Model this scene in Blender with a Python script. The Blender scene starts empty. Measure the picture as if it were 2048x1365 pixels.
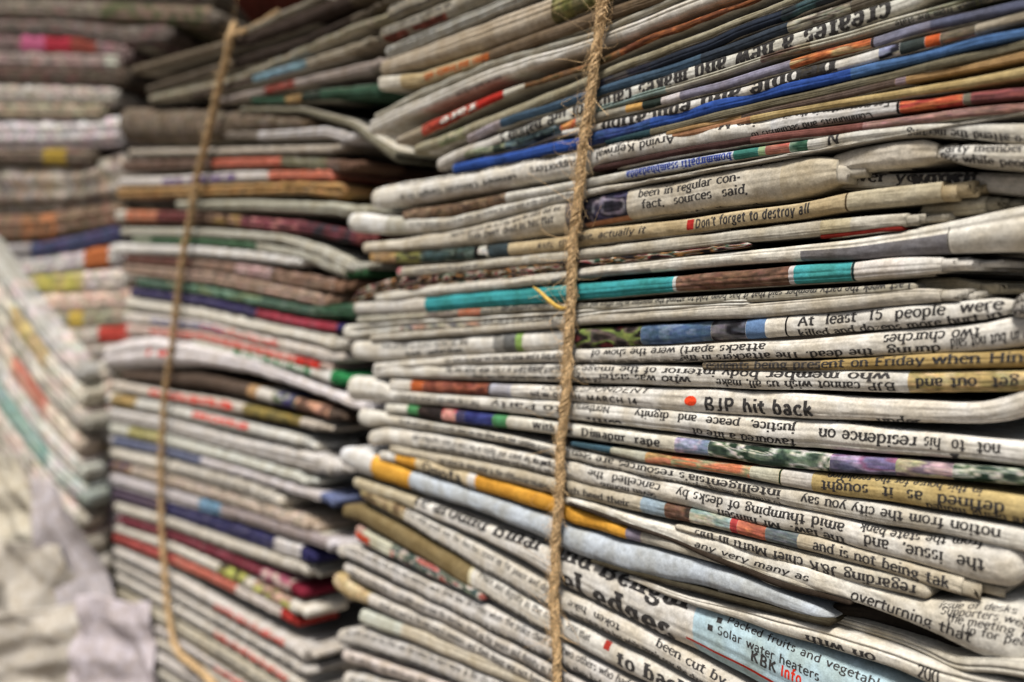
import bpy, math, random
import numpy as np

SC = bpy.context.scene
W0, H0, FPX = 2048.0, 1365.0, 1600.0
PITCH = math.radians(2.9)

# ---------------------------------------------------------------- camera
cam_d = bpy.data.cameras.new('camera')
cam = bpy.data.objects.new('camera', cam_d)
SC.collection.objects.link(cam)
cam.location = (0, 0, 0)
cam.rotation_euler = (math.radians(90) - PITCH, 0, 0)
cam_d.sensor_width = 36.0
cam_d.lens = 36.0 * FPX / W0
cam_d.clip_start = 0.005
cam_d.clip_end = 50
cam_d.dof.use_dof = True
cam_d.dof.focus_distance = 0.163
cam_d.dof.aperture_fstop = 10.8
SC.camera = cam

# ---------------------------------------------------------------- light: bright shade under an overcast sky
world = bpy.data.worlds.new('World')
SC.world = world
world.use_nodes = True
wn, wl = world.node_tree.nodes, world.node_tree.links
wn.clear()
wo = wn.new('ShaderNodeOutputWorld')
wb = wn.new('ShaderNodeBackground')
sk = wn.new('ShaderNodeTexSky')
sk.sky_type = 'NISHITA'
sk.sun_disc = False
SUN_EL, SUN_AZ = math.radians(63), math.radians(205)      # azimuth clockwise from +Y: behind the camera, square to the stacks' faces
sk.sun_elevation = SUN_EL
sk.sun_rotation = SUN_AZ
sk.dust_density = 6.0
sk.air_density = 1.0
hs = wn.new('ShaderNodeHueSaturation')                    # the cloud cover greys the blue
hs.inputs['Saturation'].default_value = 0.35
wl.new(sk.outputs[0], hs.inputs['Color'])
wl.new(hs.outputs[0], wb.inputs[0])
wb.inputs[1].default_value = 0.05
wl.new(wb.outputs[0], wo.inputs[0])
sun_d = bpy.data.lights.new('sun', 'SUN')
sun_d.energy = 3.4
sun_d.angle = math.radians(12)
sun_d.color = (1.0, 0.95, 0.87)
sun = bpy.data.objects.new('sun', sun_d)
SC.collection.objects.link(sun)
from mathutils import Vector
sdir = Vector((math.sin(SUN_AZ) * math.cos(SUN_EL), math.cos(SUN_AZ) * math.cos(SUN_EL), math.sin(SUN_EL)))
sun.rotation_euler = sdir.to_track_quat('Z', 'Y').to_euler()
SC.view_settings.view_transform = 'Standard'
SC.view_settings.look = 'None'
SC.view_settings.exposure = 0.55
SC.view_settings.gamma = 1
SC.cycles.max_bounces = 6
SC.cycles.diffuse_bounces = 1

# ---------------------------------------------------------------- helpers
RNG = np.random.RandomState(7)
ALPHA = math.radians(52.2)
EU = np.array([math.cos(ALPHA), -math.sin(ALPHA), 0.0])
EN = np.array([-math.sin(ALPHA), -math.cos(ALPHA), 0.0])
EZ = np.array([0.0, 0.0, 1.0])
P0 = np.array([0.0497, 0.167, 0.0])

class Plane:
    """a vertical plane through the front of a stack: u along it, z up, o out of it towards the viewer"""
    def __init__(s, back=0.0, turn=0.0, pivot_u=0.0):
        a = ALPHA + turn
        s.eu = np.array([math.cos(a), -math.sin(a), 0.0]); s.en = np.array([-math.sin(a), -math.cos(a), 0.0])
        s.o = P0 + EU * pivot_u - EN * back
    def px(s, x, y, out=0.0):
        d = np.array([(x - W0 / 2) / FPX, 1.0, -(y - H0 / 2) / FPX])
        c, n = math.cos(PITCH), math.sin(PITCH)
        w = np.array([d[0], d[1] * c + d[2] * n, -d[1] * n + d[2] * c])
        o = s.o + s.en * out
        t = (o @ s.en) / (w @ s.en)
        p = w * t - o
        return float(p @ s.eu), float(p[2])
    def world(s, u, o, z):
        return s.o[None, :] + np.outer(u, s.eu) + np.outer(o, s.en) + np.outer(z, EZ)

FRONT = Plane()
MIDDLE = Plane(back=0.012)
FAR = Plane(back=0.17, turn=math.radians(-33), pivot_u=-0.46)

def lin(c):
    c = np.asarray(c, float) / 255.0
    return np.where(c <= 0.04045, c / 12.92, ((c + 0.055) / 1.055) ** 2.4)

def mesh_obj(name, V, F, mat, parent=None, cols=None, smooth=True):
    V = np.ascontiguousarray(V, dtype=np.float32)
    me = bpy.data.meshes.new(name)
    if isinstance(F, np.ndarray):
        nf = len(F); k = F.shape[1]
        me.vertices.add(len(V)); me.vertices.foreach_set('co', V.ravel())
        me.loops.add(nf * k); me.loops.foreach_set('vertex_index', F.astype(np.int32).ravel())
        me.polygons.add(nf)
        me.polygons.foreach_set('loop_start', np.arange(0, nf * k, k, dtype=np.int32))
        me.polygons.foreach_set('loop_total', np.full(nf, k, dtype=np.int32))
        me.update(calc_edges=True)
    else:
        me.from_pydata([tuple(v) for v in V], [], F)
    if smooth:
        me.polygons.foreach_set('use_smooth', np.ones(len(me.polygons), dtype=bool))
    if cols is not None:
        at = me.color_attributes.new('ink', 'FLOAT_COLOR', 'CORNER')
        at.data.foreach_set('color', np.ascontiguousarray(cols, dtype=np.float32).ravel())
    me.materials.append(mat)
    me.validate()
    o = bpy.data.objects.new(name, me)
    SC.collection.objects.link(o)
    if parent is not None:
        o.parent = parent
    return o

def tag(o, label=None, cat=None, group=None, kind=None):
    if label: o['label'] = label
    if cat: o['category'] = cat
    if group: o['group'] = group
    if kind: o['kind'] = kind
    return o

# ---------------------------------------------------------------- materials
def node_mat(name):
    m = bpy.data.materials.new(name); m.use_nodes = True
    nt = m.node_tree
    return m, nt.nodes, nt.links, nt.nodes['Principled BSDF']

def paper_material():
    m, n, l, b = node_mat('newsprint')
    at = n.new('ShaderNodeAttribute'); at.attribute_name = 'ink'
    tc = n.new('ShaderNodeTexCoord')
    n1 = n.new('ShaderNodeTexNoise'); n1.inputs['Scale'].default_value = 2600; n1.inputs['Detail'].default_value = 3
    n2 = n.new('ShaderNodeTexNoise'); n2.inputs['Scale'].default_value = 160; n2.inputs['Detail'].default_value = 5
    n3 = n.new('ShaderNodeTexNoise'); n3.inputs['Scale'].default_value = 700; n3.inputs['Detail'].default_value = 4
    for q in (n1, n2, n3): l.new(tc.outputs['Object'], q.inputs['Vector'])
    r1 = n.new('ShaderNodeMapRange'); r1.inputs['From Min'].default_value = .25; r1.inputs['From Max'].default_value = .75
    r1.inputs['To Min'].default_value = .80; r1.inputs['To Max'].default_value = 1.1
    l.new(n1.outputs[0], r1.inputs['Value'])
    r3 = n.new('ShaderNodeMapRange'); r3.inputs['From Min'].default_value = .3; r3.inputs['From Max'].default_value = .7
    r3.inputs['To Min'].default_value = .76; r3.inputs['To Max'].default_value = 1.06
    l.new(n3.outputs[0], r3.inputs['Value'])
    mm = n.new('ShaderNodeMath'); mm.operation = 'MULTIPLY'; l.new(r1.outputs[0], mm.inputs[0]); l.new(r3.outputs[0], mm.inputs[1])
    mul = n.new('ShaderNodeVectorMath'); mul.operation = 'SCALE'
    l.new(at.outputs['Color'], mul.inputs[0]); l.new(mm.outputs[0], mul.inputs['Scale'])
    # handling grime and yellowing in patches
    rr = n.new('ShaderNodeValToRGB')
    rr.color_ramp.elements[0].position = .36; rr.color_ramp.elements[0].color = (.66, .58, .44, 1)
    rr.color_ramp.elements[1].position = .62; rr.color_ramp.elements[1].color = (1, 1, 1, 1)
    l.new(n2.outputs[0], rr.inputs[0])
    mx = n.new('ShaderNodeMix'); mx.data_type = 'RGBA'; mx.blend_type = 'MULTIPLY'; mx.inputs[0].default_value = .55
    l.new(mul.outputs[0], mx.inputs[6]); l.new(rr.outputs[0], mx.inputs[7])
    l.new(mx.outputs[2], b.inputs['Base Color'])
    b.inputs['Roughness'].default_value = .9
    b.inputs['Specular IOR Level'].default_value = .1
    bp = n.new('ShaderNodeBump'); bp.inputs['Strength'].default_value = .55; bp.inputs['Distance'].default_value = .00022
    l.new(n3.outputs[0], bp.inputs['Height'])
    bp2 = n.new('ShaderNodeBump'); bp2.inputs['Strength'].default_value = .35; bp2.inputs['Distance'].default_value = .00006
    l.new(n1.outputs[0], bp2.inputs['Height']); l.new(bp.outputs[0], bp2.inputs['Normal'])
    l.new(bp2.outputs[0], b.inputs['Normal'])
    return m

def plain_material(name, rgb, rough=.85, scale=1500, lo=.7, hi=1.25, bump=.0):
    m, n, l, b = node_mat(name)
    tc = n.new('ShaderNodeTexCoord')
    n1 = n.new('ShaderNodeTexNoise'); n1.inputs['Scale'].default_value = scale; n1.inputs['Detail'].default_value = 5
    l.new(tc.outputs['Object'], n1.inputs['Vector'])
    r1 = n.new('ShaderNodeMapRange'); r1.inputs['From Min'].default_value = .28; r1.inputs['From Max'].default_value = .72
    r1.inputs['To Min'].default_value = lo; r1.inputs['To Max'].default_value = hi
    l.new(n1.outputs[0], r1.inputs['Value'])
    mul = n.new('ShaderNodeVectorMath'); mul.operation = 'SCALE'; mul.inputs[0].default_value = tuple(rgb)
    l.new(r1.outputs[0], mul.inputs['Scale']); l.new(mul.outputs[0], b.inputs['Base Color'])
    b.inputs['Roughness'].default_value = rough
    b.inputs['Specular IOR Level'].default_value = .2
    if bump:
        bp = n.new('ShaderNodeBump'); bp.inputs['Strength'].default_value = .6; bp.inputs['Distance'].default_value = bump
        l.new(n1.outputs[0], bp.inputs['Height']); l.new(bp.outputs[0], b.inputs['Normal'])
    return m

PAPER = paper_material()
INKS = {'k': plain_material('black_ink', (.03, .028, .028), .7, 2500, .6, 1.9),
        'g': plain_material('grey_ink', (.085, .082, .080), .7, 2500, .7, 1.6),
        'd': plain_material('orange_dot_ink', lin((226, 70, 36)), .7, 2500),
        'r': plain_material('red_ink', lin((200, 48, 30)), .7, 2500),
        'b': plain_material('blue_ink', lin((48, 66, 140)), .7, 2500),
        'w': plain_material('unprinted_letter', lin((215, 213, 205)), .8, 2500, .9, 1.1),
        'o': plain_material('orange_ink', lin((176, 92, 40)), .7, 2500),
        'p': plain_material('purple_ink', lin((96, 72, 128)), .7, 2500)}

# ---------------------------------------------------------------- a small stroke alphabet (x-height 1)
def A(cx, cy, rx, ry, a0, a1, n=0):
    n = n or max(3, int(abs(a1 - a0) / 36) + 1)
    t = np.radians(np.linspace(a0, a1, n + 1))
    return [(cx + rx * math.cos(q), cy + ry * math.sin(q)) for q in t]
def L(*p): return [(p[i], p[i + 1]) for i in range(0, len(p), 2)]
O_ = A(.46, .5, .36, .5, 90, 450, 10)
GL = {
 'a': (.86, [A(.38, .68, .28, .32, 150, 0), L(.66, .68, .66, 0), A(.38, .28, .27, .28, 60, 330)]),
 'b': (.92, [L(.16, 1.5, .16, 0), A(.46, .5, .33, .5, 130, -150)]),
 'c': (.8, [A(.46, .5, .36, .5, 40, 320)]),
 'd': (.94, [L(.76, 1.5, .76, 0), A(.46, .5, .33, .5, 50, 330)]),
 'e': (.84, [L(.12, .55, .8, .55), A(.46, .5, .35, .5, 8, 320)]),
 'f': (.7, [L(.3, 0, .3, 1.15), A(.54, 1.15, .24, .33, 180, 50), L(-.04, .94, .68, .94)]),
 'g': (.9, [A(.42, .62, .28, .36, 90, 450, 8), A(.44, -.15, .36, .28, 150, 400, 7), L(.3, .28, .24, .12, .72, .05), L(.66, .9, .86, .95)]),
 'h': (.95, [L(.16, 1.5, .16, 0), A(.47, .65, .3, .35, 165, 0), L(.77, .65, .77, 0)]),
 'i': (.42, [L(.2, 1, .2, 0), L(.2, 1.28, .2, 1.48)]),
 'j': (.42, [L(.24, 1, .24, -.2), A(.06, -.2, .18, .25, 0, -120), L(.24, 1.28, .24, 1.48)]),
 'k': (.9, [L(.16, 1.5, .16, 0), L(.7, .96, .2, .42), L(.36, .56, .78, .04)]),
 'l': (.42, [L(.2, 1.5, .2, 0)]),
 'm': (1.4, [L(.16, 1, .16, 0), A(.43, .65, .26, .35, 165, 0), L(.69, .65, .69, 0), A(.95, .65, .26, .35, 165, 0), L(1.21, .65, 1.21, 0)]),
 'n': (.95, [L(.16, 1, .16, 0), A(.47, .65, .3, .35, 165, 0), L(.77, .65, .77, 0)]),
 'o': (.92, [O_]),
 'p': (.92, [L(.16, 1, .16, -.45), A(.46, .5, .33, .5, 130, -150)]),
 'q': (.92, [L(.76, 1, .76, -.45), A(.46, .5, .33, .5, 50, 310)]),
 'r': (.66, [L(.18, 1, .18, 0), A(.46, .62, .28, .36, 165, 50)]),
 's': (.7, [A(.36, .74, .23, .25, 30, 235), A(.34, .26, .25, .26, 60, -150)]),
 't': (.7, [L(.3, 1.3, .3, .25), A(.5, .25, .2, .24, 180, 310), L(-.06, .94, .68, .94)]),
 'u': (.95, [L(.16, 1, .16, .35), A(.46, .35, .3, .35, 180, 350), L(.77, 1, .77, 0)]),
 'v': (.9, [L(.08, 1, .45, .03), L(.45, .03, .82, 1)]),
 'w': (1.3, [L(.06, 1, .36, .03), L(.36, .03, .66, 1), L(.66, 1, .94, .03), L(.94, .03, 1.22, 1)]),
 'x': (.88, [L(.1, 1, .76, .03), L(.76, 1, .1, .03)]),
 'y': (.9, [L(.08, 1, .45, .05), L(.82, 1, .36, -.28, .12, -.4)]),
 'z': (.8, [L(.1, .97, .7, .97, .1, .03, .7, .03)]),
 'A': (1.3, [L(.1, 0, .62, 1.4), L(.62, 1.4, 1.16, 0), L(.3, .5, .95, .5)]),
 'B': (1.15, [L(.2, 1.4, .2, 0), A(.5, 1.05, .4, .35, 90, -90), A(.52, .35, .48, .37, 90, -90), L(.04, 1.34, .5, 1.34), L(.2, .72, .5, .72), L(.04, .07, .5, .07)]),
 'C': (1.2, [A(.66, .7, .54, .7, 40, 320, 8)]),
 'D': (1.3, [L(.2, 1.4, .2, 0), A(.5, .7, .62, .68, 90, -90, 6), L(.04, 1.34, .5, 1.34), L(.04, .07, .5, .07)]),
 'E': (1.1, [L(.2, 1.4, .2, 0), L(.2, 1.37, .92, 1.37), L(.2, .74, .76, .74), L(.2, .03, .96, .03)]),
 'F': (1.0, [L(.2, 1.4, .2, 0), L(.2, 1.37, .92, 1.37), L(.2, .74, .76, .74)]),
 'G': (1.3, [A(.66, .7, .54, .7, 40, 330, 8), L(1.12, .6, 1.12, .1)]),
 'H': (1.35, [L(.2, 1.4, .2, 0), L(1.12, 1.4, 1.12, 0), L(.2, .72, 1.12, .72)]),
 'I': (.55, [L(.26, 1.4, .26, 0)]),
 'J': (.8, [L(.52, 1.4, .52, .3), A(.28, .3, .24, .3, 0, -140)]),
 'K': (1.2, [L(.2, 1.4, .2, 0), L(.98, 1.36, .24, .62), L(.46, .84, 1.06, .03)]),
 'L': (1.05, [L(.2, 1.4, .2, 0), L(.2, .03, .92, .03)]),
 'M': (1.55, [L(.16, 1.4, .16, 0), L(.16, 1.38, .76, .1), L(.76, .1, 1.32, 1.38), L(1.32, 1.4, 1.32, 0)]),
 'N': (1.3, [L(.18, 1.4, .18, 0), L(.18, 1.38, 1.06, .03), L(1.06, 1.4, 1.06, 0)]),
 'O': (1.3, [A(.64, .7, .54, .7, 90, 450, 12)]),
 'P': (1.1, [L(.2, 1.4, .2, 0), A(.5, 1.02, .42, .37, 90, -90), L(.04, 1.34, .5, 1.34), L(.2, .66, .5, .66)]),
 'Q': (1.35, [A(.64, .7, .54, .7, 90, 450, 12), L(.6, .2, 1.2, -.2)]),
 'R': (1.2, [L(.2, 1.4, .2, 0), A(.5, 1.05, .4, .34, 90, -90), L(.04, 1.34, .5, 1.34), L(.2, .71, .5, .71), L(.55, .7, 1.08, .03)]),
 'S': (1.0, [A(.5, 1.04, .34, .36, 30, 250), A(.48, .36, .36, .36, 70, -150)]),
 'T': (1.1, [L(.54, 1.4, .54, 0), L(.06, 1.37, 1.02, 1.37)]),
 'U': (1.25, [L(.2, 1.4, .2, .45), A(.62, .45, .42, .45, 180, 360), L(1.04, 1.4, 1.04, .45)]),
 'V': (1.25, [L(.08, 1.4, .6, .03), L(.6, .03, 1.14, 1.4)]),
 'W': (1.7, [L(.06, 1.4, .46, .03), L(.46, .03, .84, 1.4), L(.84, 1.4, 1.22, .03), L(1.22, .03, 1.6, 1.4)]),
 'Y': (1.15, [L(.06, 1.4, .56, .7), L(1.06, 1.4, .56, .7), L(.56, .7, .56, 0)]),
 '0': (.9, [A(.45, .7, .34, .7, 90, 450, 10)]),
 '1': (.7, [L(.38, 1.4, .38, 0), L(.14, 1.15, .38, 1.38)]),
 '2': (.9, [A(.44, 1.02, .34, .36, 170, -30), L(.74, .84, .1, .04), L(.1, .04, .8, .04)]),
 '4': (.9, [L(.62, 1.4, .62, 0), L(.62, 1.38, .08, .42), L(.08, .42, .86, .42)]),
 '5': (.9, [L(.74, 1.37, .2, 1.37, .18, .8), A(.42, .45, .36, .43, 120, -140)]),
 ',': (.4, [L(.2, .1, .1, -.25)]), '.': (.4, [L(.2, 0, .2, .2)]), "'": (.35, [L(.2, 1.4, .14, 1.1)]),
 '"': (.5, [L(.14, 1.4, .12, 1.1), L(.34, 1.4, .32, 1.1)]), '-': (.6, [L(.08, .5, .5, .5)]),
 ')': (.5, [A(.0, .55, .36, .95, 60, -60)]), '&': (1.3, [A(.5, 1.1, .24, .28, -40, 220), L(.28, .95, 1.1, .03), A(.46, .36, .36, .36, 120, 360)]),
}
def glyph(ch, style):
    """strokes -> (quads as (n,4,2) array, advance). style: s serif, b bold serif, n sans bold, i italic"""
    adv, strokes = GL.get(ch, (.5, []))
    tv, th, ser = {'s': (.28, .17, 1), 'b': (.38, .2, 1), 'n': (.34, .27, 0), 'i': (.24, .17, 0), 'm': (.24, .2, 0)}[style]
    out = [np.array(q) for q in SOLID.get(ch, [])]
    for st in strokes:
        P = np.array(st, float)
        d = np.diff(P, axis=0); ln = np.hypot(d[:, 0], d[:, 1]) + 1e-9
        nrm = np.stack([-d[:, 1], d[:, 0]], 1) / ln[:, None]
        w = np.sqrt((tv * d[:, 1]) ** 2 + (th * d[:, 0]) ** 2) / ln / 2
        off = nrm * w[:, None]
        vo = np.vstack([off[:1], (off[:-1] + off[1:]) / 2, off[-1:]])
        A0, B0 = P + vo, P - vo
        for i in range(len(P) - 1):
            nseg = max(1, int(ln[i] / .34 + .5))
            for k in range(nseg):
                f0, f1 = k / nseg, (k + 1) / nseg
                out.append([A0[i] * (1 - f0) + A0[i + 1] * f0, B0[i] * (1 - f0) + B0[i + 1] * f0,
                            B0[i] * (1 - f1) + B0[i + 1] * f1, A0[i] * (1 - f1) + A0[i + 1] * f1])
        if ser and len(P) == 2 and abs(d[0, 0]) < .02 and ln[0] > .3:
            for e in (0, 1):
                x, y = P[e]; hw = .2 if style == 's' else .3
                s = th * .9 if y > .2 else -th * .9
                y2 = y - s
                out.append([np.array([x - hw, y]), np.array([x - hw, y2]), np.array([x + hw, y2]), np.array([x + hw, y])])
    return (np.array(out) if out else np.zeros((0, 4, 2))), adv * (1.12 if style in 'bn' else 1.0)
# the round bullet and the square one are filled shapes
GL['\u2022'] = (1.5, [])
GL['\u25a0'] = (1.2, [])
_fan = [(math.cos(a) * .72 + .75, math.sin(a) * .72 + .55) for a in np.linspace(0, 2 * math.pi, 17)]
SOLID = {'\u2022': [[(.75, .55), _fan[i], _fan[i + 1], _fan[i + 2]] for i in range(0, 16, 2)], '\u25a0': [[(.1, .1), (1, .1), (1, 1), (.1, 1)]]}

# ---------------------------------------------------------------- one folded newspaper
class Val2:
    """smooth value noise on a lattice"""
    def __init__(s, rng, nx, ny, ch=1): s.g = rng.rand(nx, ny, ch)
    def __call__(s, x, y):
        nx, ny, _ = s.g.shape
        x = np.mod(x, nx - 1.001); y = np.mod(y, ny - 1.001)
        i, j = x.astype(int), y.astype(int); fx, fy = x - i, y - j
        fx, fy = (fx * fx * (3 - 2 * fx))[..., None], (fy * fy * (3 - 2 * fy))[..., None]
        g = s.g
        return (g[i, j] * (1 - fx) + g[i + 1, j] * fx) * (1 - fy) + (g[i, j + 1] * (1 - fx) + g[i + 1, j + 1] * fx) * fy

def noise1(rng, amp, wl, n=4):
    ph = rng.rand(n) * 6.28; f = 6.28 / wl * (1 + rng.rand(n) * 2.2); a = amp * (.5 + rng.rand(n)) / n
    return lambda u: sum(a[k] * np.sin(u * f[k] + ph[k]) for k in range(n))

WORDS = ("the party member said that it has been told to attend the meeting in his office and supporters were given time on Friday "
         "when the police chief and two others who had asked for more water in the city got back from the state bank after seven months "
         "of work by the new council members and their image was not being taken as a loss while people near the churches stood up for "
         "peace and dignity in the issue of desks regarding a plan which they had put before the house last week").split()

class Fold:
    """the folded edge of a newspaper: its face bulges out of the stack plane between a top and a bottom line"""
    def __init__(s, plane, knots, rng, out=0.0, grooves=(), kr=1.12, wob=1.0, lcap=1.0, rcap=None, crumple=1.0):
        s.pl, s.rng = plane, rng
        K = np.array([[*plane.px(k[0], (k[1] + k[2]) / 2, out), plane.px(k[0], k[1], out)[1], plane.px(k[0], k[2], out)[1],
                       (k[3] / 1000. if len(k) > 3 else 0.0), k[0]] for k in knots])
        s.K = K
        s.u0, s.u1 = K[0, 0], K[-1, 0]
        L_ = s.u1 - s.u0
        fine = np.linspace(s.u0, s.u1, max(60, int(L_ / .0008)))
        st = fine[1] - fine[0]
        kw = max(1, int(min(.007, L_ / 12) / st))
        ker = np.hanning(2 * kw + 3); ker /= ker.sum()
        def sm(v):
            y = np.interp(fine, K[:, 0], v); m = len(ker) // 2
            g0, g1 = y[min(m, len(y) - 1)] - y[0], y[-1] - y[-1 - min(m, len(y) - 1)]
            pad = np.concatenate([y[0] + np.linspace(-g0, 0, m, endpoint=False), y, y[-1] + np.linspace(0, g1, m + 1)[1:]])
            return np.convolve(pad, ker, 'valid')
        zt, zb, ou = sm(K[:, 2]), sm(K[:, 3]), sm(K[:, 4])
        s.fine, s.zc, s.h = fine, (zt + zb) / 2, np.maximum(zt - zb, .0003) * .965
        s.ou = ou + out
        hm = float(np.median(s.h))
        s.hm = hm
        s.nz = noise1(rng, .016 * hm * wob, .05); s.nz2 = noise1(rng, .005 * hm * wob, .012)
        s.no = noise1(rng, .0004 * wob, .05); s.nh = noise1(rng, .02, .04)
        s.grooves, s.kr = list(grooves), kr
        s.lcap, s.rcap, s.crumple = lcap, rcap, crumple
        s.v2 = Val2(rng, 60, 12, 1); s.v3 = Val2(rng, 90, 30, 1)
    def x2u(s, x):                       # photograph column -> u, along this fold
        return np.interp(x, s.K[:, 5], s.K[:, 0]) if False else s._x2u(x)
    def _x2u(s, x):
        y = np.interp(x, s.K[:, 5], np.arange(len(s.K)))
        i = int(np.clip(math.floor(y), 0, len(s.K) - 2))
        # exact along the chord
        ua, ub, xa, xb = s.K[i, 0], s.K[i + 1, 0], s.K[i, 5], s.K[i + 1, 5]
        if xb == xa: return ua
        lo, hi = ua, ub
        zt = lambda u: np.interp(u, s.K[:, 0], (s.K[:, 2] + s.K[:, 3]) / 2)
        for _ in range(30):
            m = (lo + hi) / 2
            p = s.pl.o + s.pl.eu * m + EZ * zt(m)
            c, n = math.cos(PITCH), math.sin(PITCH)
            dep = p[1] * c - p[2] * n
            if W0 / 2 + FPX * p[0] / dep < x: lo = m
            else: hi = m
        return (lo + hi) / 2
    def prm(s, u):
        h = np.interp(u, s.fine, s.h) * (1 + s.nh(u)); zc = np.interp(u, s.fine, s.zc) + s.nz(u) + s.nz2(u)
        o = np.interp(u, s.fine, s.ou) + s.no(u)
        f = np.ones_like(u)
        if s.lcap:
            c = s.lcap * s.hm * .55
            d = np.clip((u - s.u0) / c, 0, 1); f = f * np.maximum(.04, np.sqrt(np.clip(1 - (1 - d) ** 2, 0, 1)))
        if s.rcap:
            c = s.rcap * s.hm * .55
            d = np.clip((s.u1 - u) / c, 0, 1); f = f * np.maximum(.04, np.sqrt(np.clip(1 - (1 - d) ** 2, 0, 1)))
        return h * f, zc, o - (1 - f) * s.hm * .5
    def pos(s, u, t, lift=0.0, sc=1.0, din=0.0):
        h, zc, o = s.prm(u)
        R = h / 2 * sc
        phi = t / np.maximum(R, 1e-6)
        pc = np.clip(phi, -math.pi / 2, math.pi / 2)
        g = np.ones_like(u)
        for (a, wd, dp) in s.grooves:
            ph = (0.5 - a) * math.pi
            fade = np.clip((u - s.u0 - .004) / .01, 0, 1) if dp > .3 else 1.0
            g = g - dp * fade * np.exp(-((pc - ph) / wd) ** 2)
        cr = (s.v2((u * 140) % 59, (phi * 1.3 + 6) % 11)[..., 0] - .5) * .00022 + (np.abs(s.v3((u * 420) % 89, (phi * 4 + 12) % 29)[..., 0] - .5)) * .00016
        cr = cr * s.crumple * min(1.0, s.hm / .003)
        over = np.maximum(np.abs(phi) - math.pi / 2, 0) * R
        oo = o - R * s.kr - din + (R * s.kr * np.cos(pc) ** .52) * g + np.cos(pc) * (cr + lift) - over
        zz = zc + np.sin(pc) * (R * (1 - .25 * (1 - g)) + lift * .9 + cr * .3)
        return s.pl.world(u, oo, zz)

def sat(c, k):
    g = float(np.dot(c, (.3, .59, .11)))
    return g + (c - g) * k
def desat(c, k=.84):
    g = .3 * c[0] + .59 * c[1] + .11 * c[2]
    return tuple(g + (q - g) * k for q in c)
def photo_cols(rng, pal, u, phi, fine=1.0):
    pal = np.array([sat(lin(c), .8) for c in pal])
    a = Val2(rng, 80, 12, 1); b = Val2(rng, 120, 20, 3)
    n = a((u * 260 * fine) % 79, (phi * 1.1 + 5) % 11)[..., 0]
    n = np.clip((n - .5) * 1.7 + .5, 0, .999) * len(pal)
    i = n.astype(int); f = np.clip((n - i - .7) / .3, 0, 1)[..., None]
    c = pal[i] * (1 - f) + pal[np.minimum(i + 1, len(pal) - 1)] * f
    m = b((u * 900 * fine) % 119, (phi * 4 + 9) % 19)
    return c * (.62 + .76 * m[..., :1]) * (.9 + .2 * m)

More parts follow.
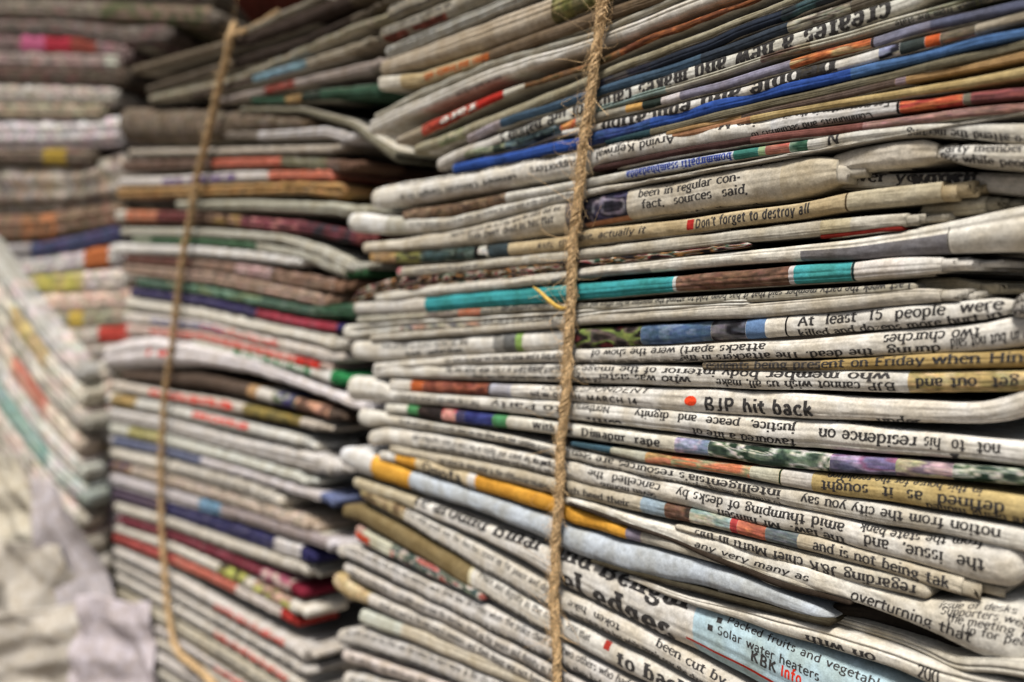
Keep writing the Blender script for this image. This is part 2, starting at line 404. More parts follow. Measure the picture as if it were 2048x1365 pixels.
def newspaper(plane, kn, label, group, base=(214, 211, 204), zones=(), text=(), grooves=(), seed=0, out=0.0, depth=.10,
              lcap=1.0, rend=None, res=1.0, kr=1.12, wob=1.0, name='newspaper', cat='newspaper', top=None, crumple=1.0, ext=2110, leaves=4, sheets=True, leaf=1.0):
    """kn: (column, top row, bottom row[, mm out]) knots where the folded edge lies in the photograph's plane of the stack.
       zones: (x0, x1, colour or palette list[, s0, s1]); text: rows of print on the fold; rend: None runs on, 'r' rounded, 'f' ragged page ends"""
    rng = np.random.RandomState(1000 + seed)
    kn = [tuple(map(float, k)) for k in kn]
    if rend is None and kn[-1][0] < ext:
        a, b = kn[-2], kn[-1]; q = (ext - b[0]) / (b[0] - a[0])
        kn.append((ext, b[1] + (b[1] - a[1]) * q, b[2] + (b[2] - a[2]) * q) + ((b[3],) if len(b) > 3 else ()))
    if not grooves and res > .4:              # the leaves inside press through as fine creases along the fold
        g_ = np.random.RandomState(77 + seed)
        grooves = [(.08 + .84 * g_.rand(), .07 + .06 * g_.rand(), (.07 + .16 * g_.rand()) * (1.3 if plane is not FRONT else .25 if text else .55)) for _ in range(g_.randint(2, 5))]
    base = desat(base)
    F = Fold(plane, kn, rng, out, grooves, kr, wob, lcap, 1.0 if rend == 'r' else None, crumple)
    step = .0008 / res if res > .8 else .0011 / res
    us = np.linspace(F.u0, F.u1, max(14, int((F.u1 - F.u0) / step)))
    if lcap: us = np.concatenate([[F.u0 + F.hm * q for q in (0, .01, .04, .1, .2, .34)], us[us > F.u0 + F.hm * .42]])
    if rend == 'r': us = np.concatenate([us[us < F.u1 - F.hm * .42], [F.u1 - F.hm * q for q in (.34, .2, .1, .04, .01, 0)]])
    bnd = []
    for z in zones:
        for x in z[:2]:
            uu = F.x2u(x) if kn[0][0] < x < kn[-1][0] else None
            if uu is not None: bnd += [uu - 2e-5, uu + 2e-5]
    us = np.unique(np.concatenate([us, bnd])) if bnd else us
    nphi = 30 if res > .8 else 20 if res > .4 else 12
    ph = np.linspace(math.pi / 2, -math.pi / 2, nphi + 1)
    nu = len(us)
    # rows: back top, 2 top, arc, 2 bottom, back bottom
    tcols = [('t', depth), ('t', .004)] + [('a', p) for p in ph] + [('b', .004), ('b', depth)]
    V = []
    h, zc, o = F.prm(us)
    R = h / 2
    for k, v in tcols:
        if k == 'a': V.append(F.pos(us, v * R))
        else:
            sg = 1 if k == 't' else -1
            base_p = F.pos(us, sg * math.pi / 2 * R)
            base_p[:, 2] -= sg * R * (.10 if v < .01 else .18)
            V.append(base_p - plane.en[None, :] * v)
    V = np.array(V); nr = len(V)
    idx = np.arange(nr * nu).reshape(nr, nu)
    Q = np.stack([idx[:-1, :-1], idx[1:, :-1], idx[1:, 1:], idx[:-1, 1:]], -1).reshape(-1, 4)
    back = np.stack([idx[-1, :-1], idx[0, :-1], idx[0, 1:], idx[-1, 1:]], -1)
    endl = np.array([[idx[i, 0], idx[i + 1, 0], idx[nr - 2 - i, 0], idx[nr - 1 - i, 0]][::-1] for i in range(nr // 2 - 1)])
    endr = np.array([[idx[i, -1], idx[i + 1, -1], idx[nr - 2 - i, -1], idx[nr - 1 - i, -1]] for i in range(nr // 2 - 1)])
    faces = np.vstack([Q, back, endl, endr])
    # ink colours, per face corner (crisp where a printed block ends, smooth inside a picture)
    um = (us[:-1] + us[1:]) / 2
    phr = np.array([3.0, 2.0] + list(ph) + [-2.0, -3.0])
    pm = (phr[:-1] + phr[1:]) / 2
    UF, PF = np.meshgrid(um, pm)
    UU, PP = np.meshgrid(us, phr)
    bl = lin(base)
    blot = Val2(rng, 40, 8, 1)((UU * 45) % 39, (PP + 4) % 7)
    def corners(v): return np.stack([v[:-1, :-1], v[1:, :-1], v[1:, 1:], v[:-1, 1:]], 2)
    col = corners(bl * (.90 + .18 * blot))
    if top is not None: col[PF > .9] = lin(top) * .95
    for z in zones:
        ua = F.x2u(z[0]) if z[0] > kn[0][0] else F.u0 - 1; ub = F.x2u(z[1]) if z[1] < kn[-1][0] else F.u1 + 1
        s0, s1 = (z[3], z[4]) if len(z) > 4 else (-9, 9)
        p1, p0 = (0.5 - s0) * math.pi, (0.5 - s1) * math.pi
        m = (UF > ua) & (UF < ub) & (PF < p1) & (PF > p0)
        if isinstance(z[2], list): c2 = photo_cols(rng, z[2], UU, PP, 1.0 if res > .8 else .6)
        else: c2 = lin(desat(z[2])) * (.93 + .12 * blot)
        col[m] = corners(c2)[m]
    ne = len(back) + len(endl) + len(endr)
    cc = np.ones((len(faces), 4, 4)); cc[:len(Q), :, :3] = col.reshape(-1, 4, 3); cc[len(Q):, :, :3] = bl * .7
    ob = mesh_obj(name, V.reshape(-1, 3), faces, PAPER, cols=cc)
    tag(ob, label, cat, group)
    # ragged ends: the inner leaves stick out of the fold one behind the other
    if rend == 'f':
        for k in range(1, leaves + 1):
            ex = (.0008 + .0013 * k * (.5 + rng.rand())) * leaf
            uu = np.linspace(F.u1 - .012, F.u1 + ex, 14); sc = .93 - .13 * k
            pr = np.linspace(math.pi / 2, -math.pi / 2, 11)
            h1, _, _ = F.prm(uu)
            sh = (rng.rand() - .5) * .3 * F.hm
            VV = []
            for p in pr:
                jit = np.zeros(len(uu)); jit[-1] = (rng.rand() - .5) * .0012; jit[-2] = jit[-1] * .4
                q = F.pos(uu + jit, p * h1 / 2 * sc, 0, sc, .0002 * k * k + .00025)
                q[:, 2] += sh * np.linspace(0, 1, len(uu)) ** 2 + (rng.rand() - .5) * .0002
                VV.append(q)
            VV = np.array(VV); n2 = VV.shape[0]
            far = VV[[-1]] - plane.en * .02; far2 = VV[[0]] - plane.en * .02
            VV = np.concatenate([far2, VV, far]); n2 += 2
            id2 = np.arange(n2 * len(uu)).reshape(n2, len(uu))
            Q2 = np.stack([id2[:-1, :-1], id2[1:, :-1], id2[1:, 1:], id2[:-1, 1:]], -1).reshape(-1, 4)
            e2 = np.array([[id2[i, -1], id2[i + 1, -1], id2[n2 - 2 - i, -1], id2[n2 - 1 - i, -1]] for i in range(n2 // 2 - 1)])
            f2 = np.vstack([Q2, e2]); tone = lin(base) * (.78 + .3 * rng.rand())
            c2 = np.ones((len(f2), 4, 4)); c2[:, :, :3] = tone
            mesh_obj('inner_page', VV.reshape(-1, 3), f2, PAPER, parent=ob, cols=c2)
    lay_text(F, text, ob, kn, us, ph, V[2:-2])
    # single leaves that slipped out under or over the fold
    if sheets:
        g_ = np.random.RandomState(500 + seed)
        for k in range(g_.randint(1, 4 if plane is FRONT else 5) if sheets is True else sheets):
            a = F.u0 + (F.u1 - F.u0) * (g_.rand() * .45 if k else .02 + .1 * g_.rand()); b = a + (F.u1 - a) * (.5 + .5 * g_.rand())
            b = min(b, F.u1 - F.hm * .5)
            if b - a < .012: continue
            uu = np.linspace(a, b, max(12, int((b - a) / (.0012 if res > .8 else .003))))
            h1, z1, o1 = F.prm(uu); sg = -1 if (k == 0 or g_.rand() < .7) else 1
            wz = noise1(g_, .00005, .06); wo = noise1(g_, .0004, .02)
            q = np.clip(np.minimum(uu - a, b - uu) / .004, 0, 1) ** .5
            dz = sg * (h1 * .5 + .00002 + .0001 * g_.rand()) + wz(uu); th = .00008 + .00008 * g_.rand()
            oo = o1 - h1 * .5 * kr * (.6 + .45 * g_.rand()) + wo(uu) - (1 - q) * .002
            rows = [(.02, th), (.0004, th), (0.0001, th * .7), (0, 0), (.0001, -th * .7), (.0004, -th), (.02, -th)]
            VV = np.array([plane.world(uu, oo - d, z1 + dz + t) for d, t in rows]); n2 = len(VV)
            id2 = np.arange(n2 * len(uu)).reshape(n2, len(uu))
            Q2 = np.stack([id2[:-1, :-1], id2[1:, :-1], id2[1:, 1:], id2[:-1, 1:]], -1).reshape(-1, 4)
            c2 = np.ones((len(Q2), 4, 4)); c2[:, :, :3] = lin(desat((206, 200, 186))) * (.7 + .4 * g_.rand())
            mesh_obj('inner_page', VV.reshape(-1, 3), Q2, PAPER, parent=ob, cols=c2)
    return ob

def on_grid(us, ph, G, u, phi, lift):
    """a point on the built surface itself (its vertex grid), lifted off it by the thickness of the ink"""
    i = np.clip(np.searchsorted(us, u) - 1, 0, len(us) - 2); fu = np.clip((u - us[i]) / (us[i + 1] - us[i]), 0, 1)[:, None]
    q = np.clip((ph[0] - phi) / (ph[0] - ph[1]), 0, len(ph) - 1.0001); j = q.astype(int); fj = (q - j)[:, None]
    a, b, c, d = G[j, i], G[j, i + 1], G[j + 1, i], G[j + 1, i + 1]
    P = (a * (1 - fu) + b * fu) * (1 - fj) + (c * (1 - fu) + d * fu) * fj
    nn = np.cross((b - a) + (d - c), (a - c) + (b - d)); nn /= np.linalg.norm(nn, axis=1)[:, None] + 1e-12
    return P + nn * lift
def lay_text(F, rows, parent, kn, us, ph, G0):
    by = {}
    for r in rows:
        # (string or int seed for running copy, x0, x1, s, xheight mm, flip, style, ink[, slant mm])
        st, x0, x1, sv, xh, flip, style, ink = r[:8]
        slope = r[8] / 1000. if len(r) > 8 else 0.0
        u0, u1 = F.x2u(max(x0, kn[0][0] + 1)), F.x2u(min(x1, kn[-1][0] - 1))
        S = xh * (.8 if style in 'si' else .93) / 1000.
        if isinstance(st, int):
            rg = random.Random(st); w = 0; words = []
            i0 = rg.randrange(len(WORDS))
            need = (u1 - u0) / S / .93
            while w < need:
                q = WORDS[i0 % len(WORDS)]; i0 += 1
                words.append(q); w += len(q) + .55
            st = ' '.join(words)
            if rg.random() < .5: st = st[0].upper() + st[1:]
        x = 0.0; quads = []
        for ch in st:
            q, adv = glyph(ch, style)
            if ch == ' ': adv = .62
            if len(q):
                q = q.copy(); q[:, :, 0] += x; quads.append(q)
            x += adv + (.06 if style in 'si' else .1)
        if not quads: continue
        G = np.concatenate(quads)
        if style == 'i': G[:, :, 0] += G[:, :, 1] * .22
        G[:, :, 1] -= .5
        hs_ = (u1 - u0) / x if not isinstance(r[0], int) else S
        gx, gy = G[:, :, 0] * hs_, G[:, :, 1] * S
        if flip: gx, gy = (u1 - u0) - gx, -gy
        # cut long or wide strokes so that they follow the creased paper
        B4 = np.stack([gx, gy], -1)
        for ax in (0, 1, 0, 1, 0, 1, 0):
            e = (B4[:, 1] - B4[:, 0], B4[:, 2] - B4[:, 3]) if ax == 0 else (B4[:, 3] - B4[:, 0], B4[:, 2] - B4[:, 1])
            m = np.maximum(np.linalg.norm(e[0], axis=1), np.linalg.norm(e[1], axis=1)) > .00034
            if not m.any(): continue
            q = B4[m]
            if ax == 0:
                a, b = (q[:, 0] + q[:, 1]) / 2, (q[:, 3] + q[:, 2]) / 2
                nw = [np.stack([q[:, 0], a, b, q[:, 3]], 1), np.stack([a, q[:, 1], q[:, 2], b], 1)]
            else:
                a, b = (q[:, 0] + q[:, 3]) / 2, (q[:, 1] + q[:, 2]) / 2
                nw = [np.stack([q[:, 0], q[:, 1], b, a], 1), np.stack([a, b, q[:, 2], q[:, 3]], 1)]
            B4 = np.concatenate([B4[~m]] + nw)
        gx, gy = B4[..., 0], B4[..., 1]
        uu = (u0 + gx).ravel()
        keep = ((u0 + gx).min(1) > F.u0 + .0005) & ((u0 + gx).max(1) < F.u1 - .0003)
        h, _, _ = F.prm(uu)
        # s: 0 top .. 1 bottom of the fold as seen; beyond that round the back
        sc = min(max(sv, 0.0), 1.0)
        pc = math.asin(1 - 2 * sc) + (0 if 0 <= sv <= 1 else (-sv if sv < 0 else 1 - sv) * math.pi)
        tt = pc * h / 2 + gy.ravel() + slope * (uu - u0) / max(u1 - u0, 1e-6)
        okk = keep & (np.abs(tt.reshape(-1, 4) / np.maximum(h.reshape(-1, 4) / 2, 1e-6)).max(1) < 1.55)
        V = on_grid(us, ph, G0, uu, tt / np.maximum(h / 2, 1e-6), 2.5e-5 + xh * 2.2e-5).reshape(-1, 4, 3)[okk]
        if len(V): by.setdefault(ink, []).append(V)
    for ink, vs in by.items():
        V = np.concatenate(vs).reshape(-1, 3)
        mesh_obj('lettering', V, np.arange(len(V)).reshape(-1, 4), INKS[ink], parent=parent, smooth=False)

# ---------------------------------------------------------------- front stack, from the top down
W_, WD, TN, GY, DK = (216, 212, 204), (196, 190, 178), (196, 174, 126), (160, 154, 140), (104, 96, 84)
PICT = [(40, 62, 66), (96, 120, 118), (150, 140, 120), (60, 44, 40), (176, 96, 60)]
SPECK = [(30, 26, 26), (150, 40, 50), (200, 196, 180), (50, 90, 70), (24, 22, 24), (190, 130, 60), (34, 30, 34)]
GREENP = [(40, 62, 48), (190, 196, 182), (70, 100, 74), (206, 206, 200), (110, 130, 110), (50, 70, 60)]
FG = 'newspapers tied in the front stack'
_n = [0]
def N(kn, label, **k):
    _n[0] += 1
    return newspaper(FRONT, kn, label, FG, seed=_n[0], **k)
def R(seed, x0, x1, s, xh=1.3, flip=0, style='s', ink='k', slant=0): return (seed, x0, x1, s, xh, flip, style, ink, slant)
def two(seed, x0, x1, flip=0, xh=1.3, ink='k', a=.2, b=.82, style='s'): return [R(seed, x0, x1, a, xh, flip, style, ink), R(seed + 50, x0, x1, b, xh, flip, style, ink)]

N([(770,12,42),(838,-18,14),(900,-50,-16)], 'small grey printed fold at the very top left of the front stack', base=GY, text=two(1,775,900,1))
N([(757,56,86),(815,33,64),(878,6,42),(950,-28,6)], 'grey fold with a rust red band along its lower edge, second from the top left', base=GY, zones=[(765,890,[(110,56,44),(140,70,56),(150,130,110)],.62,1.2)], text=[R(3,762,900,.3,1.6,1)])
N([(769,92,120),(889,43,69),(1041,-20,4)], 'pale ribbed fold resting on the thick beige one near the top', base=(186,186,180), grooves=[(.35,.16,.35),(.66,.14,.3)], text=[R(4,775,860,.4,1.4)])
N([(754,124,152),(889,70,119),(1041,10,70),(1180,-40,12)], 'thick beige fold whose surface turns olive towards the twine, near the top', base=(186,172,152), zones=[(1100,1300,[(120,120,60),(150,146,90),(104,100,64)])])
N([(754,152,182),(838,144,172),(978,98,124),(1180,24,50),(1310,-18,8)], 'cream fold with a line of orange lettering, looped white at its left end', base=(184,164,124), zones=[(740,800,(210,204,190)),(960,1400,(116,98,78))], text=[('mens and beauty aids',846,976,.5,1.9,1,'b','o')])
N([(749,228,240),(838,180,196),(990,117,130),(1180,66,76),(1230,44,54)], 'thin pale sheet fold lying on the thick white fold above the red lettered one', base=(176,172,158), out=-.0004)
N([(735,240,272),(838,196,224),(990,131,160),(1180,77,100),(1250,48,76),(1354,6,34),(1480,-46,-12)], 'thick white fold with a blunt loop at its left end, above the red lettered one', base=(212,208,200), grooves=[(.42,.1,.3)], text=[R(6,905,1000,.9,1.2,1,'s','g')])
N([(790,276,290),(848,246,270),(1000,180,196),(1054,166,176),(1180,124,138),(1300,68,84),(1500,-2,8)], 'brown fold with a bright red lettered patch and an orange brown stretch',
  base=(170,158,140), zones=[(843,955,[(190,60,36),(150,52,36),(214,90,60)]),(955,1006,(196,44,34)),(1006,1052,(200,196,182)),(1052,1240,[(100,84,52),(150,100,50),(120,90,60)]),(1240,2100,[(128,70,34),(168,96,40),(110,62,36)])],
  text=[('rare',880,950,.5,1.7,1,'b','w')], out=.0003)
N([(825,290,312),(876,272,294),(1041,205,230),(1180,150,168),(1222,130,148),(1400,66,80),(1532,14,26),(1600,-14,0)], 'dull olive grey fold between the red lettered fold and the dark blue one',
  base=(158,152,128), zones=[(875,925,[(140,150,110),(160,160,130)])])
N([(1188,160,182),(1300,122,142),(1405,82,104),(1500,40,64),(1620,-6,18)], 'dark navy fold above the white headline lettering near the top of the front stack', base=(42,50,66), zones=[(1188,1300,[(70,66,66),(44,46,62)]),(1560,1700,[(60,90,96),(50,58,64)])], lcap=.6)
N([(930,268,290),(978,244,262),(1168,182,200),(1300,140,160),(1481,78,100),(1570,44,66),(1700,0,22),(1800,-36,-12)], 'steel blue fold directly over the row of large black and white letters',
  base=(66,92,118), zones=[(900,1000,(170,160,170)),(1400,1575,(52,62,76)),(1575,1700,[(150,144,130),(90,84,74),(170,166,150)]),(1700,2100,(112,104,92))])
N([(870,318,345),(905,300,325),(1016,262,282),(1100,228,250),(1227,184,212),(1367,136,166),(1532,84,114),(1608,58,90),(1680,32,64),(1769,4,38),(1860,-30,0)], 'fold carrying the upper row of large black headline letters on white',
  base=(206,206,198), text=[("creates a new and makes cards for the nation's",1000,1780,.5,3.0,1,'b','k')], zones=[(860,1000,(196,192,186))])
N([(1110,240,250),(1194,212,224),(1329,170,184),(1430,143,156),(1528,108,122),(1680,66,84),(1790,34,52),(1909,0,22)], 'pale double fold above the purple and orange one in the front stack',
  base=(186,184,170), grooves=[(.45,.2,.5)], zones=[(1190,1330,(140,166,166)),(1520,1620,[(120,98,90),(150,140,120)]),(1850,2100,[(80,82,60),(150,150,130)])], text=[R(60,1800,1990,.8,1.0,1)])
N([(925,302,318),(985,288,306),(1041,272,294),(1138,240,258),(1194,224,238),(1319,194,210),(1456,158,176),(1596,112,132),(1744,74,94),(1833,46,66),(2048,-2,20)], 'multicoloured fold: dark teal, orange spot, lilac and a long orange patch',
  base=(140,138,164), zones=[(900,1010,[(120,128,104),(150,160,130),(60,76,66)]),(1010,1120,[(52,70,76),(34,44,52),(96,120,128)]),(1120,1152,[(206,92,40),(228,150,60)]),(1152,1250,(166,162,150)),(1250,1283,(210,160,84)),(1283,1320,(48,62,58)),(1320,1360,(220,216,224)),(1578,1740,[(196,98,36),(216,130,60),(150,76,40),(200,170,120)]),(1740,1746,(60,50,50)),(1746,1860,(132,134,160)),(1860,2110,(92,98,126))])
N([(1120,262,272),(1197,246,262),(1303,222,242),(1392,198,218),(1481,174,196),(1655,122,146),(1757,96,120),(1858,70,94),(1960,44,66),(2048,20,42)], 'fold with white and black letters just above the bright blue one',
  base=(212,210,206), zones=[(1600,1650,(70,66,60)),(1757,1800,[(150,160,200),(40,40,50),(220,210,190)]),(1800,1850,(60,70,70)),(1850,1880,(210,90,40)),(1880,1950,[(190,120,70),(110,100,84)]),(1950,2110,(160,150,132))],
  text=[('people and education',1200,1668,.42,2.6,1,'b','k')])
N([(900,328,348),(1041,299,320),(1158,271,296),(1227,251,279),(1405,205,233),(1528,173,199),(1620,153,177),(1782,116,138),(1985,68,88),(2048,54,76)], 'bright blue fold running the whole width of the front stack',
  base=(46,84,176), zones=[(880,905,(150,176,226)),(1180,1300,[(52,76,140),(48,84,150)]),(1700,2120,(72,112,170))])
N([(1207,280,290),(1344,246,262),(1528,200,218),(1655,172,192),(1782,142,162),(1909,112,130),(2048,78,98)], 'dark olive fold under the bright blue one', base=(112,106,86), zones=[(1207,1300,(44,74,84))])
N([(1330,264,272),(1481,228,240),(1655,190,204),(1807,152,168),(1935,128,142),(2048,102,120)], 'narrow brown fold turning tan to the right, second below the blue one', base=(178,140,90), zones=[(1480,1790,(100,84,76)),(1790,1812,(150,130,140))])
N([(1340,268,280),(1400,254,270),(1528,224,240),(1655,200,218),(1782,182,198),(1935,156,176),(2048,132,156)], 'golden tan fold above the white one that turns red at the right', base=(188,164,110), zones=[(1330,1500,(176,124,88))], wob=1.6)
N([(736,378,418),(795,362,414),(899,346,394),(1041,317,369),(1158,300,348),(1200,290,327),(1354,254,300),(1532,236,270),(1655,220,246),(1795,203,226),(1924,187,208),(2048,174,199)], 'thick white fold with small upside-down print, its right end orange red',
  base=(222,219,212), zones=[(1540,1793,(212,212,214)),(1793,1799,(24,22,26)),(1799,1926,[(206,84,36),(214,110,48),(176,58,44)]),(1926,1942,(120,116,100)),(1942,2120,[(150,78,78),(126,70,72)])],
  text=[('(umeet Umesh Singh is a',800,1040,.66,1.45,1,'s','k'),('supporters',1060,1155,.52,1.6,1,'s','k'),('Arvind Kejriwal',1190,1350,.42,1.7,1,'s','k'),R(12,810,1150,.12,1.2,1,'i','g'),R(17,1190,1345,.08,1.2,1),('ion March',1385,1510,.12,1.6,1,'s','k'),R(13,1520,1780,.02,1.3,1),('Communists and secularists to',1500,1745,.88,1.35,1,'s','k'),R(14,1040,1180,.05,1.1,1,'i','g')], grooves=[(.3,.12,.06)])
N([(1184,334,345),(1367,294,308),(1528,268,284),(1731,244,262),(1909,218,236),(2048,206,226)], 'dusky rose brown fold under the white and orange red one', base=(128,78,72), zones=[(1184,1500,(70,46,44)),(1725,2120,[(170,128,122),(150,110,104)])])
N([(802,421,446),(914,405,430),(1016,384,404),(1150,361,380),(1227,346,362),(1354,320,338),(1500,296,314),(1614,278,300),(1731,258,282),(1840,247,268),(1940,245,276),(2048,244,292)], 'long fold with pale blue letters and a teal and pink patch',
  base=(206,204,196), zones=[(790,1010,[(124,98,74),(90,70,56),(140,116,90)]),(1250,1466,(196,204,222)),(1466,1516,(58,130,120)),(1516,1530,(150,180,130)),(1530,1578,[(190,96,76),(170,104,84)]),(1578,1614,[(50,96,76),(120,150,130)])],
  text=[('bommirpatti ssambhadadda',1252,1462,.5,1.5,1,'b','b'),R(66,1840,2060,.75,1.3,1),('N',1655,1680,.5,2.2,0,'s','k')])
N([(695,426,464),(714,424,466),(774,432,470),(889,436,462),(1016,405,430),(1130,384,402),(1190,376,388)], 'fold with a fat blank white knob at its left, under the supporters print', base=(206,202,192), zones=[(600,770,(224,224,222)),(770,812,(190,188,176))], text=[R(21,820,1140,.45,1.2,0,'i','g')], crumple=1.6)
N([(1650,308,350,-1.5),(1700,294,342,-1),(1780,280,335,-.6),(1840,275,328,-.6),(1868,286,318,-.8)], 'curled grey pages with a fanned edge, the further of the two at the right', base=(206,198,184), rend='f', leaves=7, grooves=[(.5,.3,.06)], crumple=1.5, lcap=.3)
N([(718,486,508),(800,478,502),(914,458,494),(1016,430,482),(1100,400,468),(1171,389,456),(1263,372,438),(1354,356,424),(1481,330,410),(1570,312,398),(1640,305,384),(1672,318,366)], 'thick pages printed "fact, sources said," with a fanned grey end',
  base=(204,196,180), zones=[(1560,1700,(196,184,160)),(1130,1164,(120,112,110)),(1164,1252,[(76,76,110),(50,48,66),(126,120,140),(40,38,50)],-.1,.75),(1164,1252,(190,132,100),.75,1.2)], rend='f', leaves=7,
  text=[('from sheet dead in his flat',935,1108,.6,1.55,0,'s','k'),R(22,900,1110,.28,1.25,0),('been in regular con-',1276,1480,.3,1.75,0,'s','k'),('fact,  sources  said,',1284,1496,.66,1.75,0,'s','k'),('times of 5013 when its president at our request',1172,1560,.03,1.5,0,'s','k'),('reported in the week',1310,1510,1.0,1.5,0,'s','k')], crumple=1.5)
N([(1600,336,372,-4),(1716,342,374,-4),(1900,338,377,-4),(2048,340,390,-4)], 'grey fold lettered "power" set back under the fanned pages at the right', base=(196,190,180), text=[('power yourself',1640,1940,.3,1.9,0,'s','k'),('yours',1800,1935,.5,2.4,0,'b','k')], lcap=0)
N([(1870,298,312),(1925,288,328),(2048,288,338)], 'pale fold with small black print sticking out at the right edge above "power"', base=(214,212,206), text=two(31,1880,2080,0,1.4), crumple=1.8, out=.001)
N([(736,506,526),(820,505,528),(914,496,522),(1016,486,512),(1130,473,502),(1171,457,490),(1354,440,470),(1481,419,452),(1620,402,436),(1690,384,422),(1807,369,412),(1881,360,402)], 'beige fold printed "Don\'t forget to destroy all" behind a red mark',
  base=(190,170,132), zones=[(700,790,[(190,150,80),(160,130,90)]),(790,840,[(130,130,60),(70,70,50)]),(840,946,[(60,84,86),(50,60,56),(90,110,104)]),(946,954,(26,24,26)),(954,975,[(210,210,200),(40,40,40)]),(975,1016,(60,74,80)),(1372,1386,(190,40,36),.2,.7),(1690,1694,(80,66,50)),(1694,1900,(190,180,154))], rend='f', leaves=4,
  text=[('kids, the role, actually it',1075,1292,.5,1.5,0,'i','k'),("Don't forget to destroy all",1390,1622,.52,1.6,0,'n','k')])
N([(1820,404,436,-3),(1889,392,430,-3),(1955,388,424,-3)], 'dirty ragged page ends poking out right of the red marked fold', base=(168,158,134), rend='f', leaves=5, crumple=2.2)
N([(790,535,556),(914,526,546),(1016,514,534),(1130,502,526),(1171,498,518),(1354,474,502),(1500,458,484),(1668,436,470),(1759,429,458),(1812,426,454)], 'plain grey fold with a red sliver under its frayed right end', base=(188,182,168), zones=[(1640,1700,(190,180,150)),(700,800,[(190,100,110),(200,190,170)])], rend='f', leaves=3, text=[R(67,830,960,.5,1.0,0,'s','g')])
N([(1640,468,478),(1762,452,464),(1808,450,462)], 'dark red sliver of a cover under the plain grey fold at the right', base=(150,40,32), rend='r', lcap=.5, out=-.0005)
N([(706,588,600),(735,570,586),(775,558,574),(914,546,560),(1016,536,550),(1130,524,538),(1354,502,514),(1500,484,494)], 'thin fold speckled dark, pink and green above the long grey one', base=(60,54,50), zones=[(600,2000,SPECK)], rend='r')
N([(700,600,608),(760,580,590),(914,562,570),(1100,543,550)], 'hair thin speckled sheet just above the long grey fold at the left', base=(150,130,100), zones=[(600,2000,SPECK)], rend='r', out=-.0004)
N([(746,586,606),(800,580,600),(914,564,586),(1016,556,576),(1130,541,562),(1171,535,556),(1354,514,540),(1528,497,526),(1706,478,520),(1800,460,514),(1884,442,509),(2048,405,504)], 'wide blank fold crossing above the teal one, with a dark upright line at its right',
  base=(216,212,202), grooves=[(.36,.12,.12)], zones=[(1600,1895,(128,126,132),.42,1.3),(1100,1300,(150,150,150),.6,1.3),(1895,1898,(30,28,28),.3,1.2)])
N([(703,604,630),(745,604,630),(851,593,627),(1000,580,614),(1130,569,605),(1161,566,600),(1346,552,584),(1470,540,577),(1583,531,570),(1703,521,562),(1808,513,556),(1882,515,546)], 'teal banded fold with a brown stretch, the brightest in the front stack',
  base=(210,206,200), zones=[(849,1344,(52,158,166)),(1344,1350,(196,200,200)),(1350,1578,[(120,86,68),(104,74,60),(136,100,80)]),(1578,1588,(206,200,204)),(1588,1700,(64,172,180)),(1700,1706,(34,60,64)),(1706,1810,(222,216,212))], rend='f', leaves=5)
N([(1800,556,590,-4),(1889,552,594,-4),(1938,566,592,-4)], 'crumpled dirty page corners right of the teal banded fold', base=(170,160,136), rend='f', leaves=7, crumple=3)
N([(711,634,648),(820,628,640),(914,620,634),(1067,610,622),(1200,606,620),(1354,596,612),(1528,584,604),(1700,574,592),(1830,566,580)], 'grey fold with tiny black ticks of print under the teal one', base=(176,172,158), zones=[(915,960,[(206,110,70),(190,120,90)]),(850,915,[(110,100,90),(150,140,130)])], text=[R(24,1010,1820,.12,1.3,1),R(29,960,1060,.5,1.1)], rend='r')
N([(684,650,682),(720,648,676),(812,640,664),(914,636,658),(1133,622,642),(1200,616,630),(1354,604,618),(1500,598,612)], 'thin white fold doubled back at its left end like a hairpin', base=(212,210,202), grooves=[(.45,.3,.75)], zones=[(800,960,[(190,150,130),(120,120,124),(200,190,170)],.5,1.3)], text=[R(30,960,1130,.62,1.2)], rend='r')
N([(736,670,684),(914,656,672),(1133,638,654),(1151,634,650),(1354,618,640),(1528,604,636),(1731,586,618),(1830,573,608),(1881,580,604)], 'blank grey fold with a bright upper rim, ending in two pale tabs', base=(190,184,172), grooves=[(.3,.1,.15)], rend='f', leaves=4, out=.0003)
N([(700,684,716),(736,678,724),(800,684,722),(914,676,712),(965,669,708),(1130,658,700),(1200,654,698),(1354,646,688),(1570,632,675),(1782,612,660),(1900,604,648),(1975,598,640),(2016,592,632)], 'white fold with a blue photo strip, printed "At least 15 people were"',
  base=(222,219,212), zones=[(985,1005,(150,150,148)),(1005,1031,(110,112,112)),(1031,1045,(140,180,90)),(1150,1280,[(46,40,40),(96,84,80),(120,140,60),(40,36,34),(110,40,50)]),(1280,1420,[(80,110,150),(70,98,140),(96,120,150)]),(1420,1490,[(84,88,104),(46,44,52),(110,110,120)]),(1490,1531,(98,132,180)),(1571,1575,(26,24,26))], rend='r',
  text=[('At  least  15  people  were',1596,2004,.36,1.75,0,'s','k'),('killed and dozens more hurt in',1596,2000,.92,1.6,0,'s','k'),R(34,760,935,.25,1.7,1,'s','g'),('bank  sudarshan',812,925,.72,1.4,0,'b','k')], grooves=[(.5,.3,.03)])
N([(2018,606,640,0),(2034,592,636,1),(2060,584,632,2)], 'curled white corner with print at the right edge beside the church story', base=(222,219,214), text=two(35,1960,2080,0,1.5), crumple=2)
